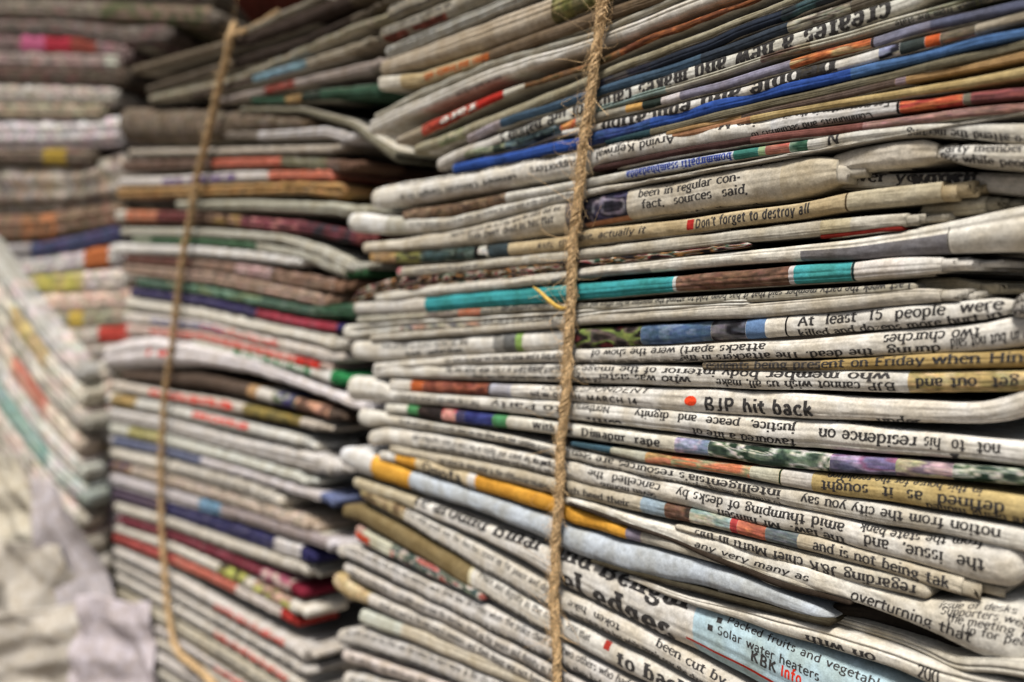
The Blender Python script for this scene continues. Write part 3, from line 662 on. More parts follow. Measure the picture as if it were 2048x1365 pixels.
N([(744,728,742),(914,712,730),(1067,704,724),(1151,698,726),(1354,690,724),(1528,680,721),(1620,678,718),(1782,660,714),(1960,646,706),(2048,628,694)], 'white fold with upside-down print about churches, under the blue photo strip',
  base=(220,216,208), text=[('attacks apart) were the show of',1180,1530,.28,1.55,1,'s','k'),('during  the dead. The attackers in the',1360,1880,.78,1.5,1,'s','k'),('two churches',1765,1960,.28,1.7,1,'s','k'),('curry in but not said',1900,2100,.6,1.6,1,'s','k'),R(38,890,1130,.5,1.5,1),R(39,1180,1400,.95,1.3,1)])
N([(1400,726,740),(1528,723,742),(1620,722,742),(1782,712,740),(1935,704,738),(2048,700,735)], 'brown strip printed "present on Friday when" between two white folds', base=(178,150,92), zones=[(1390,1640,(126,112,90))], text=[('residents being present on Friday when Hindu',1400,2100,.45,1.5,0,'s','k')], lcap=.4)
N([(740,730,756),(787,733,756),(914,731,760),(1130,728,765),(1354,732,774),(1528,740,782),(1620,741,782),(1815,742,788),(1960,742,786),(2048,741,784)], 'white fold printed upside-down "BJP cannot", yellowed at its right end',
  base=(222,219,212), zones=[(1815,2120,[(196,172,110),(206,184,126),(180,156,96)])], text=[('who member body interior of the image,  The  pains',1040,1780,.2,1.55,1,'s','k'),('BJP cannot wish us all, make',1430,1790,.68,1.6,1,'s','k'),('who was sister',1195,1380,.62,1.6,1,'s','k'),('to  get  out and',1830,2110,.5,1.6,1,'s','k'),R(40,890,1130,.3,1.7,1),R(41,960,1200,.8,1.6,1),('S',1152,1162,.5,1.7,0,'b','k')])
N([(774,758,782),(823,762,786),(973,768,792),(1130,773,803),(1354,777,826),(1528,783,836),(1620,788,840),(1782,798,846),(1925,806,850),(1985,804,850),(2020,790,846),(2058,772,832)], 'white fold printed "BJP hit back" beside an orange dot',
  base=(224,220,213), zones=[(820,845,(206,100,50)),(845,974,[(140,70,48),(110,56,46),(156,84,60)]),(974,978,(40,34,36)),(978,1021,(180,182,200))],
  text=[('CORRESPONDENT',1082,1296,.16,1.35,0,'i','k'),('NEW DELHI, MARCH 14',1062,1276,.72,1.25,0,'n','k'),('\u2022',1368,1399,.5,1.75,0,'n','d'),('BJP hit back',1409,1632,.68,2.3,0,'n','k'),('under',1752,1842,.96,2.0,0,'s','k')], crumple=1.7)
N([(690,752,804),(730,754,806),(769,764,806),(774,780,804),(914,791,815),(1130,803,840),(1354,820,868),(1528,836,893),(1620,840,900),(1782,857,912),(1960,876,922),(2048,886,938)], 'white fold with upside-down "justice, peace and dignity" and a fat blank left end',
  base=(222,219,212), text=[('Northern',1150,1218,.2,1.7,1,'s','k'),('justice,  peace  and  dignity',1268,1590,.26,1.75,1,'s','k'),('favoured a life of',1380,1588,.8,1.85,1,'s','k'),('residence on',1635,1832,.38,1.9,1,'s','k'),('not  to  his',1846,2000,.34,1.8,1,'s','k'),('reportedly he',1640,1800,-.04,1.5,1,'s','k'),('with',1170,1240,.82,1.3,1,'s','k'),R(43,790,960,.5,1.7,1),('to Party',980,1125,.4,1.6,1,'s','k'),('T',1885,1925,.95,2.4,1,'b','k')])
N([(713,818,850),(735,820,856),(774,830,852),(914,854,870),(1016,872,888),(1041,878,892),(1115,896,914),(1138,898,920),(1278,926,954),(1430,956,980),(1528,970,1006),(1706,1000,1042),(1909,1034,1076),(2048,1058,1110)], 'slanting printed fold "notion from the city and you" below the tan strip',
  base=(214,210,200), text=[R(44,800,1130,.4,1.5,1),("intelligentsia's resources are seen",1140,1560,.3,1.5,1,'s','k'),('notion from the city you say',1600,2000,.34,1.6,1,'s','k'),R(46,1150,1560,.92,1.2,1)], out=-.0002)
N([(767,808,828),(812,810,830),(914,822,848),(1016,833,858),(1117,846,872),(1341,874,906),(1415,882,914),(1528,895,934),(1655,908,946),(1904,928,962),(2048,938,974)], 'fold with green, black and blue squares, printed "With the Dimapur rape"',
  base=(218,216,206), zones=[(812,835,(70,140,84)),(835,884,[(44,38,38),(60,50,48)]),(884,910,[(190,60,64),(220,150,140)]),(910,926,(70,66,100)),(926,984,[(56,68,140),(48,54,120)]),(984,1013,(76,150,96)),(1349,1415,[(150,158,196),(176,166,196),(120,140,170)]),(1415,1660,GREENP),(1660,1790,[(120,110,160),(150,96,140),(170,150,190),(90,90,120)]),(1790,1905,[(176,170,140),(120,104,120),(200,170,180)]),(1905,2120,GREENP)],
  text=[('With the  Dimapur  rape',1066,1322,.52,1.55,0,'b','k')])
N([(1138,884,892),(1227,896,910),(1278,904,926),(1430,926,946),(1507,934,960),(1560,940,972),(1622,946,988),(1782,958,1008),(1909,972,1028),(2048,994,1052)], 'fold with an orange flame like photo, yellowed and printed "as it sought"',
  base=(200,176,116), zones=[(1138,1222,(60,92,110)),(1222,1290,(176,176,160)),(1290,1340,[(176,140,80),(196,120,80)]),(1340,1500,[(206,116,70),(190,150,110),(150,150,110),(214,130,80)]),(1500,1558,(190,188,168)),(1558,1562,(40,60,46)),(1562,1622,(206,202,198))],
  text=[('defined  as  it  sought',1640,2010,.5,1.7,1,'s','k'),('in this house for the resolution',1650,1960,.05,1.5,1,'s','k'),('were being mulled',1850,2090,.88,1.7,1,'s','k')], lcap=.4)
N([(731,864,894),(767,854,890),(800,858,896),(914,878,912),(1115,922,955),(1136,922,964),(1354,969,1012),(1528,1008,1058),(1620,1022,1076),(1782,1064,1118),(1900,1078,1156),(1973,1078,1180),(2016,1088,1188),(2044,1096,1180)], 'white fold printed upside-down "thumping of desks by", boxed at its right end',
  base=(220,216,208), text=[('cancelled  the',1175,1320,.3,1.7,1,'s','k'),('seven months',1200,1310,.78,1.6,1,'s','k'),('amid thumping of desks by',1352,1688,.3,1.85,1,'s','k'),('the law." Mr himself',1430,1690,.8,1.8,1,'s','k'),('the  issue,  and',1728,1968,.5,1.85,1,'s','k'),R(48,830,1110,.3,1.65,1),R(49,850,1110,.78,1.6,1),('pro -',1050,1100,.3,1.5,1,'s','k'),R(71,1740,1960,.08,1.6,1)], crumple=1.8, rend='r', grooves=[(.3,.12,.05)])
N([(775,890,906),(812,898,914),(990,930,960),(1115,958,994),(1133,960,994),(1278,994,1028),(1400,1022,1052),(1528,1054,1084),(1620,1074,1106),(1782,1116,1150),(1860,1142,1176),(1922,1158,1196)], 'greyish fold with a small face like photo patch, printed "and is not being tak"',
  base=(190,180,160), zones=[(1280,1328,(150,172,190)),(1328,1378,[(110,80,66),(140,100,80),(70,56,50)]),(1378,1460,[(140,164,162),(170,176,160),(190,184,164)]),(1460,1474,(180,60,60)),(1474,1530,[(206,120,70),(190,100,70)]),(1530,1594,[(130,142,150),(110,124,134)])],
  text=[('Suvarmans  Singh heed their',1020,1260,.6,1.5,0,'s','k'),('and is not being tak',1626,1900,.5,1.7,0,'s','k'),R(51,880,1010,.5,1.6)], rend='f', leaves=3, crumple=1.6)
N([(1345,1048,1060),(1430,1068,1082),(1528,1090,1116),(1655,1120,1156),(1740,1140,1176),(1828,1158,1196),(1858,1170,1206)], 'narrow fold printed upside-down "regarding J&K" in close letters', base=(200,194,180), text=[('regarding J&K chief Mufti in this',1390,1832,.5,1.75,1,'s','k')], rend='r', crumple=1.6)
N([(1120,992,1006),(1180,1006,1024),(1252,1030,1054),(1354,1056,1094),(1456,1082,1138),(1528,1106,1162),(1620,1134,1180),(1700,1160,1206),(1780,1186,1236),(1858,1206,1264,0),(1909,1200,1302,.5),(1973,1198,1330,1),(2046,1214,1372,-2)], 'big white fold printed "overturning that", swelling into a rolled end at the right',
  base=(220,216,206), text=[('any very many as',1390,1620,.5,1.2,0,'i','k'),('overturning that',1700,1945,.66,1.9,0,'i','k'),R(53,1875,2090,.12,1.25,0,'i'),R(54,1880,2090,.24,1.25,0,'i'),R(55,1895,2090,.38,1.25,0,'i'),R(56,1925,2090,.52,1.25,0,'i')], crumple=2, rend='r', grooves=[(.78,.06,.12)])
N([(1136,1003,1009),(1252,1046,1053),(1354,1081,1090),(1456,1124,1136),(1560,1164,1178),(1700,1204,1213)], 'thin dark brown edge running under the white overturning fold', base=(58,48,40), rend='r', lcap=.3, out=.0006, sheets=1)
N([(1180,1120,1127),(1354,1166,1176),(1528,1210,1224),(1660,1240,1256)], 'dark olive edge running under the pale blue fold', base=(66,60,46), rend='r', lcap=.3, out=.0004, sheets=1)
N([(754,902,922),(792,908,928),(843,918,946),(950,950,982),(1110,996,1032),(1133,1012,1048),(1252,1056,1080),(1360,1088,1108),(1481,1126,1142),(1620,1166,1182),(1700,1186,1200)], 'orange yellow fold with "Quota" on a cream patch', base=(226,158,46), grooves=[(.7,.12,.04)],
  zones=[(740,790,(220,219,216)),(830,950,(214,196,160)),(935,950,(220,216,214)),(1252,1280,(140,130,150)),(1280,1800,(196,190,176))], text=[('Quota',846,924,.66,2.9,0,'b','k')], rend='r')
N([(675,894,930),(700,896,944),(744,912,960),(817,944,982),(965,992,1030),(1105,1040,1092),(1133,1054,1108),(1252,1088,1154),(1354,1112,1170),(1430,1136,1184),(1540,1176,1214),(1610,1206,1234),(1660,1230,1248)], 'pale blue fold with an orange yellow block near its blank left end', base=(184,194,206), grooves=[(.72,.12,.04)], sheets=1, zones=[(600,742,(218,219,222)),(742,817,(230,166,52))], rend='r', out=.0004)
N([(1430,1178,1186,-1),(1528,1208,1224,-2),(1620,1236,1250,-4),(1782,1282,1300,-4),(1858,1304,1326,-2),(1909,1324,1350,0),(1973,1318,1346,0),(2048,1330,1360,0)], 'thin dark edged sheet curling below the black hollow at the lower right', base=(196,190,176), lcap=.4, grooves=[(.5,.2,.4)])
N([(1640,1214,1236,-3),(1700,1218,1256,-5),(1780,1240,1286,-6),(1850,1262,1310,-6),(1896,1290,1322,-5)], 'added near black fold standing for the shade deep in the lower right hollow', base=(44,38,33), rend='r', sheets=0)  # added fold: its near black base paints the shade inside the hollow
N([(1252,1150,1160),(1380,1196,1210),(1528,1228,1262),(1620,1250,1290),(1782,1300,1340),(1858,1326,1372),(1950,1350,1410)], 'white fold with a faint 200 at the lower right, above the advertisement', base=(214,209,198), grooves=[(.35,.12,.3)], text=[('on with',1610,1750,.7,1.7,1,'s','k'),('200',1835,1880,.6,2.2,0,'s','k')], lcap=.4)
N([(698,954,974),(760,974,996),(838,1000,1026),(965,1050,1084),(1041,1076,1124),(1125,1106,1182),(1252,1158,1248),(1380,1204,1310),(1500,1248,1382),(1620,1290,1450),(1760,1344,1520)], 'large white headline fold with a pale blue advertisement box', base=(222,219,214),
  zones=[(690,830,(190,178,150)),(1384,2120,(176,206,220)),(1370,2120,(206,52,34),.635,.665)],
  text=[('re around Bihar and Bengal',830,1372,.09,3.7,0,'b','k'),('el edges',1122,1348,.80,5.2,0,'b','k'),('Packed fruits and vegetables',1446,1780,.13,1.35,0,'m','k',-1.0),('Solar water heaters',1432,1640,.33,1.4,0,'m','k',-.4),('KBK',1500,1556,.50,1.7,0,'n','k'),('Info',1562,1606,.50,1.7,0,'n','r'),('\u25a0',1426,1442,.17,1.6,0,'n','k'),('\u25a0',1412,1428,.33,1.6,0,'n','k')])
N([(714,974,994),(802,1014,1046),(965,1098,1150),(1100,1174,1226),(1125,1186,1232),(1252,1246,1290),(1354,1302,1346),(1480,1374,1420)], 'long grey printed fold "been cut by" right under the headline fold',
  base=(210,205,196), text=two(61,810,1110,0,1.8)+[('token  hike',1135,1240,.3,1.6,1,'s','k'),('been cut by',1310,1450,.2,1.9,0,'s','k'),R(64,1140,1400,.8,1.4)], zones=[(690,808,[(176,156,116),(150,130,90),(120,100,70)])])
N([(680,1010,1034),(711,1010,1044),(812,1060,1106),(927,1126,1178),(945,1136,1188),(1092,1222,1274),(1125,1238,1284),(1227,1292,1340),(1354,1354,1400)], 'olive brown fold that turns into white print halfway', base=(132,114,76),
  zones=[(940,2120,(216,212,204)),(936,942,(206,196,160)),(1206,1218,(180,50,40),.1,.4)], text=two(62,955,1110,0,1.9)+[('2000 that',1130,1180,.25,1.7,0,'s','k'),('to back',1235,1380,.5,2.6,0,'b','k')])
N([(706,1048,1080),(740,1070,1100),(800,1100,1128),(914,1160,1182),(965,1192,1206)], 'torn scrap of red and pale green print under the olive brown fold', base=(196,196,176), zones=[(700,724,(186,150,140)),(712,738,(206,74,44),.4,1.2),(780,970,[(110,120,108),(60,80,76),(190,186,176),(176,90,80)])], rend='r', crumple=2)
N([(668,1092,1112),(698,1092,1124),(812,1146,1182),(965,1212,1262),(1092,1276,1324),(1250,1360,1400)], 'light grey fold of blurred small print, first under the red scrap', base=(210,206,202), text=two(72,690,1250,0,1.9,'k'))
N([(683,1126,1146),(760,1164,1190),(889,1222,1252),(1092,1330,1356),(1200,1390,1416)], 'narrow grey fold of print, second under the red scrap', base=(200,194,188), text=[R(75,700,1200,.4,1.8)])
N([(665,1146,1176),(690,1162,1200),(736,1190,1214),(889,1254,1284),(1092,1364,1384)], 'fold with a tan hooked left end, third under the red scrap', base=(204,198,190), zones=[(600,735,[(190,164,110),(206,184,140)])], text=[R(76,760,1100,.4,1.9)])
N([(713,1218,1250),(812,1252,1284),(965,1312,1350),(1060,1352,1390)], 'blank beige fold with a blunt pale corner near the bottom', base=(196,186,166), zones=[(700,800,(196,200,188))])
N([(668,1262,1290),(711,1258,1302),(838,1300,1340),(965,1352,1396)], 'grey printed fold lowest but two in the front stack', base=(206,202,198), text=two(78,690,1000,0,2.0), grooves=[(.7,.1,.3)])
N([(682,1300,1322),(760,1326,1350),(838,1352,1376)], 'thin pinkish fold lowest but one in the front stack', base=(206,194,188), text=[R(79,700,840,.4,1.8)])
N([(680,1344,1380),(760,1362,1400)], 'lowest visible fold at the bottom left of the front stack', base=(204,200,194), text=[R(80,700,760,.3,1.9)])

# ---------------------------------------------------------------- middle stack
MG = 'newspapers tied in the middle stack'
_m = [200]
def M(kn, label, **k):
    _m[0] += 1
    k.setdefault('res', .45); k.setdefault('rend', 'f'); k.setdefault('leaves', 3); k.setdefault('wob', 1.5); k.setdefault('crumple', 1.8); k.setdefault('leaf', 2.6)
    k.setdefault('sheets', 4)
    def mix(c):                               # blurred covers are pictures, not flat paint
        if isinstance(c, list): return c
        g = .3 * c[0] + .59 * c[1] + .11 * c[2]
        if max(c) - min(c) < 34: return c
        d = lambda f, w: tuple(int((g + (q - g) * .82) * f * (1 - w) + 190 * w) for q in c)
        return [d(1, 0), d(.72, 0), d(1, .12), d(1.08, 0), d(.8, .3), d(1, 0)]
    b = k.get('base', (200, 196, 190)); z = [(q[0], q[1], mix(q[2])) + tuple(q[3:]) for q in k.get('zones', ())]
    if max(b) - min(b) >= 34: z.insert(0, (kn[0][0] - 50, 2000, mix(b)))
    k['zones'] = z
    return newspaper(MIDDLE, kn, label, MG, seed=_m[0], **k)
def RM(seed, x0, x1, s=.5, xh=2.2, ink='g', style='b'): return (seed, x0, x1, s, xh, 0, style, ink)
RED, ORG, NAV, GRN = (190, 52, 44), (226, 104, 58), (58, 62, 124), (52, 120, 84)
M([(480,60,74),(589,10,22),(640,-14,-2)], 'thin pale sheet at the very top of the middle stack', base=(150,142,126), rend='r')
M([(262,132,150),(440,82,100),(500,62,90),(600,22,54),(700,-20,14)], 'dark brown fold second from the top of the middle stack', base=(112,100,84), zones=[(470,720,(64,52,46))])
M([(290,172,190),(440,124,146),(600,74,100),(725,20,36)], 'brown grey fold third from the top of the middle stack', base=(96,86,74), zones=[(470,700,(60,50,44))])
M([(296,190,206),(431,160,176),(480,146,160),(574,106,120),(725,40,54),(745,36,50)], 'olive tinged pale fold above the light blue patch', base=(168,160,132))
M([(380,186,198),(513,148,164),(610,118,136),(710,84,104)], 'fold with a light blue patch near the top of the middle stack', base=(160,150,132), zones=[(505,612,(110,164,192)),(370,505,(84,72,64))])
M([(430,198,210),(537,172,188),(583,160,176),(740,120,146)], 'grey fold with a small red patch under the light blue one', base=(160,148,142), zones=[(530,588,(170,60,44))])
M([(500,196,208),(567,194,208),(640,178,200),(755,166,196)], 'dark green fold with a yellow spot in the middle stack', base=(52,84,66), zones=[(570,604,(176,130,54)),(600,640,(50,60,52))])
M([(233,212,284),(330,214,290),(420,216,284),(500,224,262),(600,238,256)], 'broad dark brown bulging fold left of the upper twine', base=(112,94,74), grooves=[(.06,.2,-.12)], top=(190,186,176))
M([(480,214,226),(600,214,226),(700,240,258),(790,304,328)], 'grey fold sagging down to the right beside the front stack', base=(116,112,96), rend='r')
M([(446,262,278),(522,262,280),(650,252,276),(690,262,290)], 'white fold ending in a crumpled corner in the upper middle stack', base=(196,192,194), zones=[(400,515,(130,120,110))])
M([(256,298,314),(420,296,312),(665,288,308)], 'pale grey fold above the red striped one in the middle stack', base=(172,162,150))
M([(240,320,346),(420,318,336),(560,314,334),(680,318,346)], 'fold striped orange red with a brown looped end', base=(112,82,66), zones=[(422,560,(212,88,54)),(560,650,(120,116,84))])
M([(235,356,374),(340,352,374),(475,342,364),(537,342,362),(662,338,362)], 'white fold with purple letters and an orange red block', base=(208,202,200), zones=[(535,662,(228,104,66))], text=[('nna amara',325,472,.5,3.6,0,'b','p')], rend='r')
M([(232,374,398),(420,370,392),(600,362,388),(680,364,400)], 'ochre yellow fold with a looped right end', base=(196,140,58), grooves=[(.5,.2,.6)], rend='r')
M([(350,402,418),(500,400,420),(665,404,430),(705,410,440)], 'mottled grey fold under the ochre yellow one', base=(170,168,152))
M([(228,420,444),(310,422,446),(400,424,446),(513,436,460),(600,442,468),(712,462,492)], 'fold patched orange, dark red and pink in the middle stack', base=(120,60,60), zones=[(225,250,(206,200,190)),(250,310,(226,118,66)),(310,385,(130,50,50)),(385,480,[(150,120,60),(190,150,120),(80,60,50)]),(480,598,[(130,60,76),(190,120,120),(90,46,56)]),(598,720,[(60,56,66),(110,56,66)])])
M([(240,456,472),(420,458,474),(560,468,486),(640,490,514),(700,520,548)], 'pale fold drooping at its right end above the green one', base=(190,188,176))
M([(262,474,488),(400,476,492),(500,484,500),(600,500,520),(690,530,560)], 'green fold drooping into grey at its right end', base=(56,104,66), zones=[(512,700,(170,168,156)),(240,300,(140,150,130))])
M([(230,486,508),(400,492,512),(500,502,522),(592,514,534)], 'bright white fold in the middle stack over the brown ones', base=(222,220,218))
M([(246,512,526),(400,520,540),(500,530,556),(600,546,580),(668,558,588)], 'brown fold with a dull red lining under the bright white one', base=(140,104,82), zones=[(246,380,(110,54,44),.1,.6),(470,540,(190,146,146))])
M([(244,528,550),(420,542,570),(520,562,590),(600,578,606),(645,590,616)], 'dusty pink brown fold with a looped right end', base=(176,142,120), grooves=[(.5,.2,.35)])
M([(270,556,574),(400,572,590),(513,594,612),(620,614,634),(706,606,642)], 'mottled green fold ending in a fat dark green knob', base=(70,110,90), zones=[(380,520,[(110,150,130),(50,90,70),(130,150,110)]),(640,720,(42,92,60))], rend='r')
M([(258,576,594),(400,594,612),(513,620,638),(600,638,656),(672,648,668)], 'deep blue violet fold whose right end is crimson', base=(60,54,110), zones=[(511,690,(180,32,60))])
M([(248,594,616),(400,616,640),(513,640,666),(600,658,682),(668,670,704)], 'clean white fold under the blue violet and crimson one', base=(222,218,208))
M([(244,624,648),(400,640,664),(513,670,692),(600,688,712),(655,702,726)], 'white fold with blurred salmon letters in the middle stack', base=(216,208,202), text=[RM(5,300,420,.5,3,'b'),RM(6,400,540,.5,3,'r')])
M([(250,650,668),(400,664,684),(480,684,704),(560,704,724),(640,724,744)], 'pinkish fold lettered in red above the green lettered one', base=(214,190,182), text=[RM(7,300,640,.5,3,'r')], zones=[(590,640,(190,50,50))])
M([(380,676,694),(470,694,716),(560,716,738),(620,732,756),(660,740,772)], 'bright green fold with white letters and a white looped end', base=(44,150,84), zones=[(370,468,(206,206,196)),(620,680,(220,218,214))], text=[('the times of the city',480,610,.5,2.6,0,'b','w')])
M([(208,694,738,2),(250,676,742,3),(310,668,738,4),(400,690,732,3),(500,714,748,1),(600,756,778,0),(730,808,828,0)], 'big puffed white fold crossing the second twine', base=(222,216,220), crumple=2.5, text=[('i a',303,345,.5,5,0,'b','r')])
M([(240,742,760),(400,746,778),(500,772,798),(600,800,824),(655,816,840)], 'dark fold with a blurred orange, white and blue picture at its right', base=(96,80,70), zones=[(495,512,(206,150,80)),(512,545,(216,212,206)),(545,588,[(70,66,120),(190,190,190),(90,110,70)]),(588,660,[(206,150,120),(110,80,66)])])
M([(225,762,782),(330,782,804),(450,800,826),(560,828,846),(630,844,862)], 'fold with red letters and an olive yellow end', base=(206,196,186), zones=[(485,600,[(150,130,50),(120,110,60)])], text=[('nanana',300,470,.4,4.4,0,'b','r')])
M([(200,784,808),(330,808,834),(450,836,860),(600,872,896)], 'white fold with a yellow brown blot at its left end', base=(206,206,202), zones=[(220,270,(176,140,60))], text=[('mona',385,500,.3,3.2,0,'b','r')])
M([(190,812,840),(330,838,866),(480,878,908),(600,902,942),(636,908,952)], 'broad pale fold with crumpled corners, just under the red letters', base=(212,208,206), leaves=6, crumple=2.5)
M([(192,842,864),(330,870,894),(480,912,934),(600,948,970)], 'white fold with a yellow green blot left of the second twine', base=(206,208,200), zones=[(255,320,(176,170,84))])
M([(195,868,886),(330,896,914),(480,938,954),(600,976,994),(640,986,1006)], 'fold with a mid blue stripe across the second twine', base=(100,112,156), zones=[(190,225,(190,186,190)),(400,660,(206,200,204))])
M([(196,890,912),(330,918,946),(480,958,990),(545,982,1018)], 'white printed fold under the mid blue stripe', base=(212,206,196), text=[RM(11,350,540,.5,2.6)])
M([(200,916,938),(330,950,974),(480,996,1018),(600,1034,1060)], 'fold with a purple brown patch at its left end', base=(196,176,158), zones=[(205,260,[(90,80,110),(150,120,90)])])
M([(212,944,972),(330,978,1006),(480,1022,1046),(600,1060,1086),(650,1076,1100)], 'pale fold with a sky blue spot, above the navy one', base=(196,190,196), zones=[(398,440,(100,160,210)),(440,660,(160,148,150))])
M([(220,978,1000),(330,1008,1032),(440,1042,1068),(545,1076,1104),(600,1092,1122)], 'navy blue fold in the lower half of the middle stack', base=(56,54,110), zones=[(545,620,(214,210,212)),(210,330,(90,76,96))])
M([(225,1004,1028),(340,1036,1060),(450,1074,1102),(590,1122,1150)], 'pale grey fold between the navy and the crimson ones', base=(200,194,184), leaves=5, crumple=2.5)
M([(232,1032,1048),(330,1062,1078),(420,1096,1114),(500,1130,1150),(580,1166,1190)], 'thin crimson fold in the lower middle stack', base=(136,34,56), zones=[(520,600,[(170,80,110),(190,170,160)])])
M([(226,1052,1064),(340,1086,1104),(440,1130,1152),(560,1190,1216),(590,1206,1232)], 'white fold spotted with yellow green near its right end', base=(212,206,196), zones=[(436,490,[(190,194,70),(90,80,60)]),(505,580,[(196,196,90),(120,90,90),(200,160,140)])])
M([(222,1066,1084),(330,1106,1126),(420,1146,1166),(560,1216,1240)], 'scarlet striped fold in the lower middle stack', base=(200,56,50), zones=[(470,600,(206,196,190)),(345,470,(222,96,70))])
rs = np.random.RandomState(5)
LOW = [('first', (206,200,196), 'r'), ('second', (196,190,184), 'g'), ('third', (210,204,196), 'r'), ('fourth', (186,178,160), 'g'), ('fifth', (206,198,196), 'r'), ('sixth', (196,188,176), 'g'),
       ('seventh', (204,198,196), 'g'), ('eighth', (190,184,172), 'g'), ('ninth', (204,196,190), 'g'), ('tenth', (196,190,190), 'g'), ('eleventh', (200,194,186), 'g')]
y = 1090.
for i, (w, b, ink) in enumerate(LOW):
    g = .50 + .016 * i + .03 * (rs.rand() - .5); t = [27, 17, 24, 33, 15, 22, 30, 18, 26, 20, 28][i]
    e = 6 * (rs.rand(4) - .5); xr = 590 + 22 * (rs.rand() - .5)
    M([(222,y+e[0],y+t-2),(330,y+108*g+e[1],y+108*g+t),(460,y+238*g+8+e[2],y+238*g+t+7),(xr,y+368*g+18+e[3],y+368*g+t+18)],
      w + ' steep pale fold counted down from the scarlet striped one in the middle stack', base=b, text=[RM(20+i,250,420,.5,2.4,'g'),RM(40+i,430,540,.5,3.0,ink)], leaves=4)
    y += t + 4

# ---------------------------------------------------------------- far stack at the left
LG = 'bundled papers in the far left stack'
_f = [400]
def S(kn, label, **k):
    _f[0] += 1
    k.setdefault('res', .3); k.setdefault('rend', 'f'); k.setdefault('leaves', 3); k.setdefault('wob', 1.2); k.setdefault('crumple', 3); k.setdefault('depth', .3)
    kn = [(q[0], q[1] - 4, q[2] + 4) for q in kn]
    k.setdefault('sheets', 2); k.setdefault('kr', .7)
    k.setdefault('grooves', [(.22, .12, .45), (.48, .12, .5), (.76, .12, .45)])
    b = k['base']; g = sum(b) / 3.
    b = tuple(int(g + (q - g) * .8 + 14) for q in b); k['base'] = b
    k['zones'] = [(-200, 420, [b, tuple(int(q * .86) for q in b), tuple(min(226, int(q * 1.12 + 6)) for q in b), b, (min(226, b[0] + 12), b[1] - 4, b[2])])] + list(k.get('zones', ()))
    return newspaper(FAR, kn, label, LG, seed=_f[0], cat='paper bundle', name='paper_bundle', **k)
S([(-60,-50,-4),(120,-50,-2),(420,-40,2)], 'topmost brown grey bundle of the far left stack', base=(120,112,100))
S([(-60,0,30),(100,2,34),(300,10,44),(420,14,50)], 'brown grey bundle over the pink spotted one', base=(116,104,92), zones=[(200,420,[(90,96,66),(130,110,96)])])
S([(-60,40,66),(120,42,70),(250,56,90),(330,50,86)], 'dim grey bundle second over the pink covers', base=(96,84,78))
S([(-60,70,100),(60,70,104),(150,74,106),(250,92,118)], 'bundle with blurred pink and red covers', base=(120,96,96), zones=[(40,88,(200,96,140)),(88,140,(190,50,70)),(140,190,(150,70,60))])
S([(-60,98,130),(120,106,136),(236,104,138)], 'mauve grey bundle under the pink and red covers', base=(150,130,124), zones=[(210,240,(200,204,190))])
S([(-60,134,164),(120,138,170),(244,134,172)], 'dark brown bundle in the upper far left stack', base=(80,66,54))
S([(-60,168,204),(110,172,206),(225,178,206)], 'pale grey bundle with a soft upper face', base=(166,160,150))
S([(-60,206,234),(90,208,236),(200,206,236)], 'tan grey bundle over the wide lilac white one', base=(150,140,112))
S([(-60,238,296),(120,240,294),(240,232,288)], 'wide lilac white bundle of the far left stack', base=(186,180,190))
S([(-60,300,322),(80,300,326),(180,300,330)], 'dark bundle with a mustard yellow spot', base=(96,82,66), zones=[(84,130,(170,140,50))])
S([(-60,326,430),(60,330,426),(150,330,420),(240,300,410)], 'thick mottled grey bundle, the thickest of the far left stack', base=(160,150,138), zones=[(-60,260,[(160,140,120),(150,146,144),(120,106,96),(170,160,150)])])
S([(-60,432,492),(80,430,484),(236,404,456)], 'brown bundle with orange flecks', base=(110,84,60), zones=[(40,110,[(176,110,60),(120,90,66)])])
S([(-60,496,520),(80,488,512),(150,474,500),(232,452,480)], 'dark blue bundle under the brown one', base=(52,62,110), zones=[(-60,60,(150,146,150))])
S([(-60,524,560),(100,512,548),(160,502,540),(236,486,530)], 'pale bundle with an orange end, above the yellow covers', base=(186,182,184), zones=[(165,215,(200,110,60))])
S([(30,548,588),(100,546,586),(240,540,584)], 'bundle with bright lemon yellow covers', base=(186,178,170), zones=[(30,165,[(206,196,70),(196,184,110)])])
S([(60,592,624),(150,588,622),(250,580,616)], 'salmon pink bundle under the lemon yellow covers', base=(206,170,150))
S([(80,626,656),(150,624,654),(250,618,650)], 'grey green bundle with a yellow dot', base=(136,136,110), zones=[(135,165,(200,170,70))])
S([(100,658,684),(160,660,686),(260,650,680)], 'pale bundle edged with red at its right end', base=(180,172,160), zones=[(195,270,(200,70,60))])
S([(105,690,716),(170,694,722),(240,690,720)], 'grey bundle between the red edged one and the crumpled sheets', base=(160,152,140))
for i, (w, b, pal) in enumerate([('upper', (196,190,176), (120,104,84)), ('next lower', (176,170,150), (110,96,80)), ('third', (190,170,140), (206,150,90)), ('fourth', (186,182,172), (110,106,60)), ('lowest', (150,140,100), (90,80,50))]):
    y = 724 + i * 42
    S([(60,y,y+34),(130,y+6,y+40),(225,y-4,y+34)], w + ' of five worn bundle ends left of the middle stack, above the black hole', base=b, zones=[(100,150,pal)])
for i, w in enumerate(('top', 'second', 'third', 'fourth', 'fifth', 'sixth', 'seventh', 'eighth', 'ninth', 'tenth')):
    y = 972 + i * 40; sl = -26 if i < 4 else 10
    S([(70 if i else 120,y+14,y+42),(150,y,y+32),(240,y+sl,y+sl+34)], w + ' of the lilac white bundles piled at the lower left', base=[(206,202,212),(200,192,200),(190,184,190),(186,176,160)][i % 4], leaves=5)

